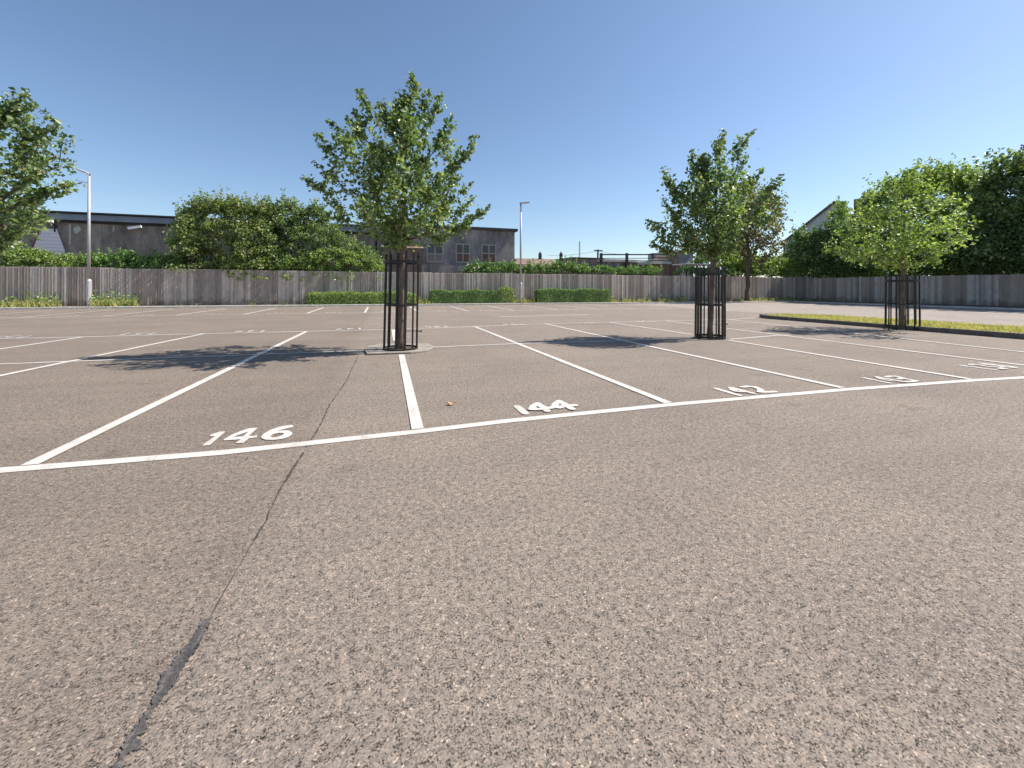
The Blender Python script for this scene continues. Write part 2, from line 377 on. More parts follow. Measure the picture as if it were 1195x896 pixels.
# ------------------------------------------------------------------ painted lines
LW = .10
def strip(mb, pts, wd=LW, z=.005):
    """a flat band of constant ground width along a polyline"""
    pts = [Vector((p[0], p[1], 0)) for p in pts]; n = len(pts); b = len(mb.v)
    for i, p in enumerate(pts):
        t = (pts[min(i+1, n-1)]-pts[max(i-1, 0)]).normalized(); nn = Vector((-t.y, t.x, 0))
        for s in (-1, 1): mb.v.append(Vector((p.x, p.y, z))+nn*s*wd/2)
    for i in range(n-1): mb.f.append((b+2*i, b+2*i+2, b+2*i+3, b+2*i+1))
lines = []
front = [G(u, v) for u, v in [(0, 549.2), (120, 539.6), (260, 528.3), (420, 511), (488, 503.8), (593, 491.3), (783, 472.3), (988, 454.6), (1137.6, 443.8), (1195, 440.6)]]
fd = (front[-1]-front[-2]).normalized()
lines.append((([Vector((-14, front[0].y+.02, 0)), Vector((-6, front[0].y+.02, 0))]+front+[front[-1]+fd*30]), LW, .004))
midl = [(-40, 8.4), (-12, 8.4)]+[tuple(G(u, v)[:2]) for u, v in [(0, 425), (72, 422.3), (293.5, 414.1), (415, 409.5)]]
lines.append((midl, .075, .006))
lines.append(([tuple(G(u, v)[:2]) for u, v in [(503, 405.3), (605.3, 401), (722, 397.7), (806, 394.5)]], .075, .006))
lines.append(([tuple(G(u, v)[:2]) for u, v in [(852, 396), (905.3, 391.6), (925, 391.2)]], .075, .006))
far = [(-45, 13.3)]+[tuple(G(u, v)[:2]) for u, v in [(0, 395.2), (97, 393.2), (238, 389.4), (357.7, 386.7), (458.7, 384.4), (554, 381.1), (636, 377.9), (710.5, 376), (777.7, 374.4), (852, 372.8)]]+[(14.6, 13.3)]
lines.append((far, .09, .006))
div = [((27, 547), (357.7, 386.9)), ((488, 503.5), (468.5, 414)), ((461.5, 398), (458.8, 385)), ((783, 472.0), (554, 381.3)), ((988, 454.0), (636, 377.9)), ((1137.6, 443.5), (851, 397.3)),
       ((0, 438.8), (238, 389.6)), ((0, 407.6), (97, 393.3)), ((808, 390.5), (710.5, 376)), ((1195, 426.5), (777.7, 374.6)), ((1195, 411), (851, 373))]
for (a, b) in div:
    p, q = G(*a), G(*b)
    if a[0] in (0, 1195):     # runs on out of the picture to its bay front
        t = (p-q).normalized(); p = p+t*max(0, (p.y-3.6))
    if a[1] > 440 and a[0] not in (0, 1195): p = p+(q-p).normalized()*.046
    lines.append(([p, q], .1, .008))
for x in [10.32, 12.85]:
    pass
for k in (-4, -5, -6, -7): lines.append(([(-2.24+2.5*k, 3.6), (-2.24+2.5*k, 13.2)], .1, .008))
lines.append(([(-60, 20.75), (-18, 20.75), (24.4, 21.15)], .09, .005))
for k in range(-22, 10):
    x = -.93+2.5*k+.1; lines.append(([(x, 20.9), (x-.05, 26.9+.02*k)], .11, .009))
lines.append(([tuple(G(583.5, 369.6)[:2]), tuple(G(686, 366.9)[:2])], .13, .005))
for pts, wd, z in lines:
    m_ = MB(); strip(m_, pts, wd, z); tag(m_.build('road_marking', M['paint']), kind='structure')

# bay numbers -------------------------------------------------------------
def number(text, polys=None, strokes=None, wd=.07, label=None):
    mb = MB()
    if polys:
        for loops in polys:
            L = [[Vector((*p[:2], .006)) for p in lp] for lp in loops]; flat = [p for lp in L for p in lp]; b = len(mb.v)
            mb.v += flat; mb.f += [tuple(b+i for i in t) for t in tessellate_polygon(L)]
    for st in strokes or []:
        z = .006+.0008*(len(mb.f) % 7)
        pts = [Vector((p[0], p[1], 0)) for p in st]
        for i in range(len(pts)-1):
            strip(mb, [pts[i], pts[i+1]], wd, z+.0003*i)
        for p in pts:
            b = len(mb.v); zz = z+.0011+.0002*random.random()
            mb.v += [Vector((p.x+math.cos(a)*wd/2, p.y+math.sin(a)*wd/2, zz)) for a in [k*math.pi/6 for k in range(12)]]; mb.f.append(tuple(range(b, b+12)))
    o = raw('bay_number_marking', mb.v, mb.f, M['paint']); tag(o, label, kind='structure'); return o
Z1 = lambda pts: [G(220+x/7.967, 480+y/7.967) for x, y in pts]
number('146', polys=[
    [Z1([(122, 326), (196, 320), (346, 192), (290, 194), (236, 212), (198, 226), (204, 238), (246, 236)])],
    [Z1([(326, 276), (330, 264), (400, 224), (480, 190), (572, 160), (644, 158), (560, 232), (602, 236), (642, 228), (634, 246), (560, 258), (506, 300), (438, 303), (486, 264), (430, 270)]),
     Z1([(414, 242), (480, 240), (508, 238), (556, 194)])],
    [Z1([(972, 136), (976, 148), (930, 160), (866, 176), (826, 188), (880, 182), (930, 184), (962, 200), (962, 220), (930, 244), (870, 262), (790, 272), (720, 270), (680, 256), (674, 240), (700, 214), (760, 178), (840, 150), (910, 136), (950, 132)]),
     Z1([(760, 240), (776, 248), (820, 246), (868, 230), (888, 214), (874, 206), (830, 208), (786, 218)])]],
    label='neat stencilled white bay number 146 beside the dark joint')
Z2 = lambda pts: [G(590+x/13.28, 460+y/13.28) for x, y in pts]
number('144', strokes=[Z2(q) for q in ([(180, 195), (310, 305)], [(490, 155), (590, 215), (645, 268)], [(490, 155), (430, 190), (405, 245)], [(405, 245), (560, 243), (710, 222)],
    [(830, 118), (920, 165), (1030, 238)], [(830, 118), (775, 160), (760, 200), (830, 215), (900, 195)], [(900, 190), (980, 187), (1070, 182)])], wd=.075, label='hand painted white bay number 144')
Z3 = lambda pts: [G(825+x/13.28, 440+y/13.28) for x, y in pts]
number('142', strokes=[Z3(q) for q in ([(145, 183), (500, 288)], [(375, 172), (540, 215), (700, 257)], [(375, 172), (400, 205), (480, 236)], [(480, 236), (560, 238), (600, 234)],
    [(550, 163), (640, 154), (740, 162), (815, 192), (840, 222), (820, 240)], [(820, 240), (930, 238), (1050, 233)])], wd=.07, label='hand painted white bay number 142')
Z4 = lambda pts: [G(1000+x/14.94, 430+y/14.94) for x, y in pts]
number('143', strokes=[Z4(q) for q in ([(130, 170), (330, 210), (560, 258)], [(350, 156), (560, 195), (780, 237)], [(350, 156), (420, 190), (580, 222)],
    [(520, 155), (570, 140), (680, 140), (800, 172), (730, 190)], [(820, 183), (1035, 222), (940, 238), (850, 240)])], wd=.06, label='hand painted white bay number 143')
DIG = {'0': [[(.15, .3), (.15, .7), (.3, .95), (.6, .95), (.75, .7), (.75, .3), (.6, .05), (.3, .05), (.15, .3)]], '1': [[(.3, .8), (.5, 1), (.5, 0)]],
       '2': [[(.1, .8), (.3, 1), (.65, .95), (.7, .65), (.1, 0), (.75, 0)]], '3': [[(.1, .9), (.45, 1), (.7, .8), (.4, .55), (.75, .3), (.5, 0), (.1, .05)]],
       '4': [[(.6, 0), (.6, 1), (.1, .35), (.8, .35)]], '5': [[(.7, 1), (.2, 1), (.15, .55), (.5, .6), (.75, .35), (.5, 0), (.1, .05)]],
       '6': [[(.6, 1), (.25, .65), (.15, .3), (.3, .02), (.6, .05), (.72, .3), (.5, .5), (.2, .42)]], '7': [[(.1, 1), (.75, 1), (.35, 0)]],
       '8': [[(.45, .52), (.15, .75), (.45, 1), (.7, .75), (.45, .52), (.1, .25), (.45, 0), (.78, .25), (.45, .52)]], '9': [[(.7, .6), (.4, .45), (.15, .7), (.4, 1), (.7, .8), (.65, .35), (.3, 0)]]}
def strokes_at(text, x, y, w_=.23, h=.4, flip=False):
    out = []; tot = len(text)*w_*1.1
    for i, ch in enumerate(text):
        for st in DIG[ch]:
            q = []
            for a, b in st:
                px = -tot/2+i*w_*1.1+a*w_; py = b*h
                if flip: px, py = -px, -py
                q.append((x+px, y+py))
            out.append(q)
    return out
number('138', strokes=strokes_at('138', 8.97, 3.74, .24, .38), wd=.06, label='white bay number 138 cut by the frame edge')
for k, t in zip(range(-3, 6), ['153', '151', '149', '147', '145', '143', '141', '139', '137']):
    number(t, strokes=strokes_at(t, -2.24+2.5*k+1.3, 13.05, .25, .42, True), wd=.05)
for k in range(-7, 8):
    number(str(130-k), strokes=strokes_at(str(130-k), -.93+2.5*k+1.2, 21.25, .25, .45), wd=.05)

# joint crack, tar patch, stone pad, fallen leaf ------------------------------
def ragged(name, pts, w0, w1, mat, z, jit):
    mb = MB(); fine = []; sw = 1.0
    for a, b in zip(pts[:-1], pts[1:]):
        k = max(2, int((b-a).length/.025))
        for i in range(k): fine.append(a.lerp(b, i/k))
    fine.append(pts[-1]); ox = 0
    for i, p in enumerate(fine):
        t = (fine[min(i+1, len(fine)-1)]-fine[max(i-1, 0)]).normalized(); nn = Vector((-t.y, t.x, 0)); ox = ox*.8+random.gauss(0, jit)
        wd = w0+(w1-w0)*i/len(fine); sw = min(2.4, max(.15, sw*.75+random.uniform(-.35, .95)*.75*.55+.1)); wd *= sw*random.uniform(.35, 1.7)
        mb.v += [Vector((p.x, p.y, z))+nn*(ox+wd/2), Vector((p.x, p.y, z))+nn*(ox-wd/2)]
        if i: b = 2*i; mb.f.append((b-2, b-1, b+1, b))
    return tag(raw(name, mb.v, mb.f, mat), kind='structure')
ragged('pavement_crack', [G(u, v) for u, v in [(418, 415), (404, 445), (385, 472), (372, 500), (357, 522)]], .010, .012, M['crack'], .003, .002)
ragged('pavement_crack', [G(u, v) for u, v in [(354, 528), (340, 550), (322, 580), (310, 608), (293, 637)]], .014, .006, M['crack'], .003, .002)
ragged('pavement_crack', [G(u, v) for u, v in [(293, 637), (275, 668), (260, 694), (246, 720)]], .003, .004, M['crack'], .003, .0004)
def tarpts():
    L = [(350, 476), (328, 492), (302, 530), (262, 578), (243, 596), (238, 616), (216, 632), (204, 660), (200, 684), (188, 696), (184, 722), (168, 742), (150, 766), (124, 800), (100, 838), (96, 862), (86, 884), (70, 905)]
    Rr = [(98, 905), (108, 872), (128, 854), (148, 852), (158, 830), (142, 812), (166, 800), (170, 766), (196, 726), (224, 698), (234, 680), (252, 660), (262, 630), (290, 588), (316, 556), (330, 520), (345, 498)]
    P = []
    for q in (L+Rr):
        P.append(q)
    out = []
    for i, p in enumerate(P):
        n_ = P[(i+1) % len(P)]
        for k in range(8):
            f = k/8; out.append((p[0]+(n_[0]-p[0])*f+random.uniform(-5, 5), p[1]+(n_[1]-p[1])*f+random.uniform(-4, 4)))
    return [G(100+x/2.383, 520+y/2.383) for x, y in out]
tp = [Vector((p.x, p.y, .004)) for p in tarpts()]
o = raw('tar_seal', tp, [tuple(t) for t in tessellate_polygon([tp])], M['tar']); tag(o, kind='structure')
T1 = G(467.5, 409); T2 = G(828.5, 394.5); T3 = G(1053, 384.5)
pad = [G(u, v) for u, v in [(425, 410), (430, 405.2), (446, 402.6), (500, 402.6), (508, 406), (498, 410.5), (480, 412.8), (428, 414.5)]]
mb = MB(); mb.prism([Vector((p.x, p.y, 0.001)) for p in pad], (0, 0, .035)); tag(mb.build('tree_pit_pad', M['pad'], bevel=.008), kind='structure')
mb = MB(); mb.tube([(T1.x, T1.y, .02), (T1.x, T1.y, .045)], .27, 20); tag(mb.build('tree_pit_soil', M['soil']), kind='structure')
mb = MB(); mb.tube([(T2.x, T2.y, -.01), (T2.x, T2.y, .012)], .36, 20); tag(mb.build('tree_pit_soil', M['soil']), kind='structure')
lp = G(527, 472.5)
mb = MB(); ring = []
for k in range(9):
    t = k/8; ring.append((t, math.sin(math.pi*t**.8)*.32))
V = [lp+Vector((t*.09-.045, 0, .012+.012*abs(t-.5))) for t, _ in ring]+[lp+Vector((t*.09-.045, w_*.09, .022+.01*math.sin(9*t))) for t, w_ in ring]+[lp+Vector((t*.09-.045, -w_*.09, .02+.012*math.cos(7*t))) for t, w_ in ring]
Fc = [(i, i+1, 10+i, 9+i) for i in range(8)]+[(i+1, i, 18+i, 19+i) for i in range(8)]
M['dryleaf'] = plain('dry_leaf', (.48, .30, .16), .7)
tag(raw('fallen_leaf', V, Fc, M['dryleaf']), 'curled dry tan leaf lying alone in bay 144', 'leaf')

# ------------------------------------------------------------------ fences
def board_fence(name, p0, p1, ht, face, label, zb=.10, pan=3.0, slope=None, post_every=None):
    """vertical feather-edge boards; face = unit vector towards the car park"""
    p0 = Vector(p0); p1 = Vector(p1); L = (p1-p0).length; d = (p1-p0).normalized(); n = round(L/pan); ang = math.atan2(d.y, d.x); fc = Vector(face)
    root = empty(name, p0); tag(root, label, 'fence')
    for i in range(n):
        a = p0+d*(L*i/n); b = p0+d*(L*(i+1)/n); l_ = (b-a).length; m = MB(); x = .0; dz = random.uniform(-.02, .03)
        while x < l_-.03:
            wd = random.uniform(.105, .145); wd = min(wd, l_-x)
            hh = ht+dz+random.uniform(-.012, .012)
            M4 = Matrix.Rotation(ang, 4, 'Z') @ Matrix.Rotation(random.uniform(-.006, .006), 4, 'Y') @ Matrix.Rotation(R(random.uniform(4, 9)), 4, 'Z')
            m.box(a+d*(x+wd/2)+fc*(.02+random.uniform(0, .008))+Vector((0, 0, zb+hh/2)), (wd*1.02, .016, hh), M=M4); x += wd
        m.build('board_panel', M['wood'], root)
        r_ = MB()
        for z in (.3, ht*.55, ht-.25): r_.beam(a-fc*.03+Vector((0, 0, zb+z)), b-fc*.03+Vector((0, 0, zb+z)), .05, .08)
        r_.build('rail', M['wood'], root)
        q = MB(); q.box(a-fc*.08+Vector((0, 0, zb+ht/2-.05)), (.1, .1, ht), rz=ang); q.build('post', M['wood'], root)
    return root
FX = 39.5
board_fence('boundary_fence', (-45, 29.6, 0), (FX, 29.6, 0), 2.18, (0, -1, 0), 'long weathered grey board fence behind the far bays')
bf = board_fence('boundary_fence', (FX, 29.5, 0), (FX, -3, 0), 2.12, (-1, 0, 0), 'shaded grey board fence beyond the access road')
pp = onX(1004, 350, FX-.12); q = MB(); q.box((FX-.1, pp.y, 1.15), (.13, .13, 2.3)); q.build('concrete_post', M['kerb'], bf, bevel=.01)

# ------------------------------------------------------------------ tree guards
def guard(base, ht, rad, label, nb=12, tilt=0, bolts=True, zb=0):
    root = empty('tree_guard', base); tag(root, label, 'tree guard', 'black steel tree guards')
    top = []
    for k in range(nb):
        a = 2*math.pi*(k+.35)/nb; c, s = math.cos(a), math.sin(a); hh = ht+(.02 if k % 2 else -.01)
        m = MB(); m.beam(base+Vector((rad*c, rad*s, zb)), base+Vector((rad*c*.97+tilt, rad*s*.97, hh)), .024 if k % 3 else .038, .024 if k % 3 else .038)
        m.build('bar', M['steel_black'], root)
    def ring(z, h_, rr, name, tk=.008):
        m = MB(); n = 36; b = 0
        for k in range(n):
            a = 2*math.pi*k/n; c, s = math.cos(a), math.sin(a); off = Vector((tilt*z/ht, 0, 0))
            for r_ in (rr, rr+tk):
                for zz in (z, z+h_): m.v.append(base+off+Vector((r_*c, r_*s, zz)))
        for k in range(n):
            p, q = 4*k, 4*((k+1) % n)
            m.f += [(p, q, q+1, p+1), (p+2, p+3, q+3, q+2), (p+1, q+1, q+3, p+3), (p, p+2, q+2, q)]
        m.build(name, M['steel_black'], root)
    ring(ht-.20, .055, rad*.985, 'ring'); ring(ht*.46, .035, rad*.985, 'ring'); ring(zb+.02, .05, rad+.004, 'ring')
    if bolts:
        for z, e in ((ht-.07, .06), (ht*.2, .09)):
            m = MB(); p = base+Vector((rad*CAMX.x, rad*CAMX.y, z)); m.tube([p-CAMX*.02, p+CAMX*e], .010, 8); m.tube([p+CAMX*(e-.012), p+CAMX*(e+.004)], .018, 6); m.build('bolt', M['steel_black'], root)
        m = MB(); p = base+Vector((0, 0, ht*.2))
        m.tube([p+CAMX*rad*.15, p+CAMX*rad*.98], .006, 6); m.build('tie_rod', M['steel_black'], root)
    return root
guard(T1, 1.86, .31, 'black tree guard on the pale stone pad by bay 146', tilt=.03)
guard(T2, 1.72, .335, 'black tree guard between the fork-stemmed tree and bay 143 line')
guard(T3, 1.62, .39, 'tree guard at the shaded kerb of the grass island', bolts=False)

# ------------------------------------------------------------------ trees
def bez(a, c, b, n): return [a*(1-t)**2+c*2*t*(1-t)+b*t*t for t in np.linspace(0, 1, n+1)]
def grow(root, base, trunk, tips, leafn, leafs, leafmat_, spread=.10, run=.45, trunk_r=.06, seg=.22, barkmat=None, up=.45, fork=1.9, minr=.004, sizevar=.3):
    """trunk = list of np points; tips joined to the nearest lower branch node; pipe-model radii"""
    nodes = [np.array(p, float) for p in trunk]; par = [-1]+list(range(len(trunk)-1)); plen = [0.0]
    for i in range(1, len(nodes)): plen.append(plen[-1]+np.linalg.norm(nodes[i]-nodes[i-1]))
    thin = [len(q) > 3 for q in tips]; tips = [q[:3] for q in tips]
    nt0 = len(nodes); ax = nodes[-1][:2]
    order = sorted(range(len(tips)), key=lambda i: np.linalg.norm(tips[i]-nodes[nt0//2])+random.uniform(0, .3))
    paths = []; LP = []
    for i in order:
        t = np.array(tips[i]); A = np.array(nodes); d = t-A; dist = np.linalg.norm(d, axis=1); hz = np.linalg.norm(d[:, :2], axis=1)
        pen = np.where(d[:, 2] < .35*hz, 1+1.6*(.35*hz-d[:, 2])/(dist+1e-6), 1)
        cost = dist*pen+.18*np.array(plen)
        cost[A[:, 2] < fork+base[2]] += 1e6 if (A[:, 2] >= fork+base[2]).any() else 0
        j = int(np.argmin(cost)); a = nodes[j]; dv = t-a; L = np.linalg.norm(dv); n = max(1, int(L/seg))
        c = a+np.array([dv[0]*.6, dv[1]*.6, dv[2]*.38]) if L > .3 else a+dv*.5
        pts = bez(a, c, t, n); idx = [j]
        for k in range(1, n+1):
            p = pts[k]+(RNG.normal(size=3)*.018*min(1, L) if k < n else 0)
            nodes.append(p); par.append(idx[-1]); plen.append(plen[idx[-1]]+L/n); idx.append(len(nodes)-1)
        paths.append(idx)
        m = int(leafn*.75) if thin[i] else leafn; back = min(run, L)*(1.2 if thin[i] else 1); u = RNG.random(m)**.8
        ii = np.linspace(0, 1, n+1); P = np.array([nodes[q] for q in idx]); tt = 1-u*back/max(L, 1e-3)
        Q = np.stack([np.interp(tt, ii, P[:, k]) for k in range(3)], 1)+RNG.normal(size=(m, 3))*spread*((.3+.5*u) if thin[i] else (.45+.9*u))[:, None]
        LP.append(Q)
    N = len(nodes); ch = np.zeros(N); leafc = np.ones(N)*0
    for p in paths: leafc[p[-1]] += 1
    for i in range(N-1, 0, -1): leafc[par[i]] += leafc[i]      # parents always come earlier
    tot = max(leafc[0], 1); rad = np.maximum(minr, trunk_r*(np.maximum(leafc, .5)/tot)**.5)
    tr = MB(); rr = [rad[i] if i > 2 else rad[i] for i in range(nt0)]
    hs = np.array([p[2] for p in nodes[:nt0]])-base[2]
    rr = [max(rad[i], trunk_r*(1-.35*hs[i]/(hs[-1]+.01)) if hs[i] < fork else rad[i])*(1+.35*math.exp(-hs[i]/.10)) for i in range(nt0)]
    tr.tube([Vector(p) for p in nodes[:nt0]], rr, 12); tr.build('trunk', barkmat or M['bark'], root, smooth=True)
    br = MB()
    for p in paths: br.tube([Vector(nodes[i]) for i in p], [rad[p[1]] if k == 0 else rad[i] for k, i in enumerate(p)], 5, cap=False)
    br.build('branches', barkmat or M['bark'], root, smooth=True)
    leaves_mesh('crown', np.concatenate(LP), leafs, leafmat_, root, up=up, sizevar=sizevar)
def crown_tips(axis_u, rows, d, n, lead, seedpow=.62, depth=1.0, lobes=.16, shrink=.87):
    """rows: (v, u_left, u_right) outline of the crown as surveyed; returned tips fill the whole round crown at depth d"""
    rows = sorted((v, axis_u+(a-axis_u)*shrink, axis_u+(b-axis_u)*shrink) for v, a, b in rows); v0, v1 = rows[0][0], rows[-1][0]; vs = [r[0] for r in rows]; ul = [axis_u-r[1] for r in rows]; ur = [r[2]-axis_u for r in rows]
    px = d/F; out = []; ph = [random.uniform(0, 6.28) for _ in range(3)]
    area = []
    fine = np.linspace(v0, v1, 60); Rl = np.interp(fine, vs, ul); Rr = np.interp(fine, vs, ur); wgt = np.maximum((Rl+Rr)/2, 2)**1.6; wgt /= wgt.sum()
    while len(out) < n:
        k = RNG.choice(60, p=wgt); v = fine[k]+random.uniform(-.5, .5)*(v1-v0)/60; a = random.uniform(0, 2*math.pi); c = math.cos(a)
        m_ = (Rl[k]+Rr[k])/2; rr = (Rr[k] if c > 0 else Rl[k])*abs(c)+m_*(1-abs(c))*depth
        lob = 1+lobes*(math.sin(3*a+ph[0]+v*.07)*.5+math.sin(5*a+ph[1]-v*.11)*.5)
        r = rr*random.random()**seedpow*min(lob, 1.12 if abs(c) < .6 else 1.0)
        p0 = D(axis_u, v, d)
        out.append(np.array(p0+CAMX*(c*r*px)+CAMD*(math.sin(a)*r*px)))
    for (u, v) in lead:
        p = D(u, v, d)+CAMD*random.uniform(-.35, .35)*px*30
        c0 = D(axis_u+(u-axis_u)*.75, v+(18 if v < 250 else 6), d)
        out.append(np.array([*p, 1.0])); out.append(np.array([*p.lerp(c0, .45), 1.0])); out.append(np.array(p.lerp(c0, .9)))
    return out
def trunk_line(base, top, n=14, wob=.006):
    base = np.array(base); top = np.array(top); P = [base]
    for i in range(1, n+1):
        t = i/n; P.append(base+(top-base)*t+np.array([RNG.normal()*wob, RNG.normal()*wob, 0])*(0 if i == n else 1))
    return P
def dep(p): return (p-Vector((0, 0, 0))).dot(CAMD)

d1 = dep(T1)
t = empty('tree', T1); tag(t, 'full maple-like young tree in the guard on the pale pad', 'tree', 'young trees planted among the bays')
rows1 = [(112, 470, 492), (122, 455, 492), (135, 440, 497), (150, 402, 528), (165, 392, 545), (180, 376, 538), (200, 372, 545), (220, 366, 545), (240, 374, 550), (258, 385, 557), (272, 405, 545), (284, 430, 520), (289, 450, 490)]
lead1 = [(483, 84), (486, 96), (480, 106), (418, 106), (424, 118), (412, 130), (516, 106), (512, 122), (440, 116), (448, 128), (530, 138), (528, 150), (558, 160), (552, 174), (544, 184), (366, 155), (372, 168), (384, 142), (388, 156), (352, 207), (362, 212), (368, 192), (570, 238), (562, 246), (551, 214), (556, 230), (540, 206), (403, 138), (500, 108), (498, 122), (470, 118), (462, 130), (378, 250), (548, 262), (535, 270), (460, 120)]
grow(t, T1, trunk_line(T1, D(474, 120, d1), 22), crown_tips(468, rows1, d1, 270, lead1, lobes=.4, shrink=.89), 32, .092, M['leaf'], spread=.075, run=.34, trunk_r=.060, fork=1.95)

d2 = dep(T2)
t = empty('tree', T2); tag(t, 'dark leaved young tree forking low, tall guard at bay 143 around it', 'tree', 'young trees planted among the bays')
rows2 = [(168, 838, 852), (180, 828, 870), (195, 806, 874), (208, 786, 876), (222, 772, 882), (240, 766, 886), (255, 756, 880), (272, 754, 876), (285, 760, 868), (296, 775, 858)]
lead2 = [(845, 150), (843, 162), (841, 172), (875, 155), (870, 168), (872, 182), (806, 175), (808, 188), (770, 196), (776, 206), (781, 216), (862, 162), (915, 203), (908, 212), (893, 196), (886, 204), (912, 228), (902, 222), (752, 259), (758, 264), (824, 178), (818, 196), (772, 232), (890, 240), (915, 250), (905, 245), (757, 285), (768, 290)]
grow(t, T2, trunk_line(T2, D(838, 185, d2), 20), crown_tips(826, rows2, d2, 225, lead2, lobes=.4, shrink=.82), 29, .100, M['leaf'], spread=.085, run=.36, trunk_r=.064, fork=1.75, barkmat=M['bark'])

d3 = dep(T3)
t = empty('tree', T3); tag(t, 'broad light green young tree at the grass island kerb', 'tree', 'young trees planted among the bays')
rows3 = [(197, 1048, 1078), (208, 1034, 1090), (220, 1014, 1098), (235, 1002, 1106), (250, 984, 1112), (265, 976, 1118), (280, 968, 1118), (293, 974, 1108), (304, 992, 1088), (310, 1015, 1070)]
lead3 = [(1062, 194), (1050, 196), (1080, 199), (1070, 204), (1040, 210), (1108, 226), (1100, 216), (1000, 236), (990, 248), (1110, 262), (972, 292), (985, 300), (1102, 302), (968, 282), (975, 270), (1108, 290), (1090, 212), (1058, 204)]
grow(t, T3, trunk_line(T3, D(1056, 205, d3), 18), crown_tips(1050, rows3, d3, 190, lead3, lobes=.45, shrink=.93), 22, .105, M['leaf_lime'], spread=.10, run=.40, trunk_r=.06, fork=1.75)

TL = W(-8.35, 6.0)
dl = dep(TL); uL = U0+F*(-8.35)/6.0
t = empty('tree', TL); tag(t, 'tree reaching into the frame beside the first lamp post', 'tree', 'young trees planted among the bays')
mir = lambda r: uL-(r-uL)
rowsL = [(v, mir(r), r) for v, r in [(50, -72), (75, -40), (100, -12), (118, 2), (130, 30), (145, 46), (165, 48), (190, 40), (205, 32), (222, 42), (238, 40), (250, 28), (264, 8), (280, -14), (296, -24), (304, -40)]]
leadL = [(40, 108), (36, 118), (60, 145), (52, 150), (75, 213), (68, 217), (60, 220), (52, 223), (55, 185), (50, 254), (52, 128), (57, 168), (28, 268), (12, 283), (5, 290), (10, 135), (15, 130), (25, 124), (50, 200)]
grow(t, TL, trunk_line(TL, D(uL+10, 60, dl), 20), crown_tips(uL, rowsL, dl, 250, leadL, seedpow=.5, lobes=.3, shrink=.97), 36, .078, M['leaf'], spread=.075, run=.40, trunk_r=.08, fork=1.7)

# tree by the far fence
TB = onY(872, 348, 28.9); TB.z = .1; db = dep(TB)
t = empty('tree', TB); tag(t, 'brownish leaved tree standing in the verge against the fence', 'tree')
rowsB = [(213, 860, 890), (222, 846, 905), (235, 838, 913), (250, 836, 917), (265, 838, 920), (278, 844, 915), (288, 855, 905), (296, 862, 895)]
leadB = [(908, 218), (916, 236), (920, 262), (912, 290), (900, 296), (918, 280), (893, 300), (882, 212), (908, 284)]
grow(t, TB, trunk_line(TB, D(874, 235, db), 14, .05), crown_tips(873, rowsB, db, 200, leadB), 26, .26, M['leaf_brown'], spread=.34, run=1.2, trunk_r=.17, seg=.7, fork=3.4, barkmat=M['bark_dark'], minr=.015)

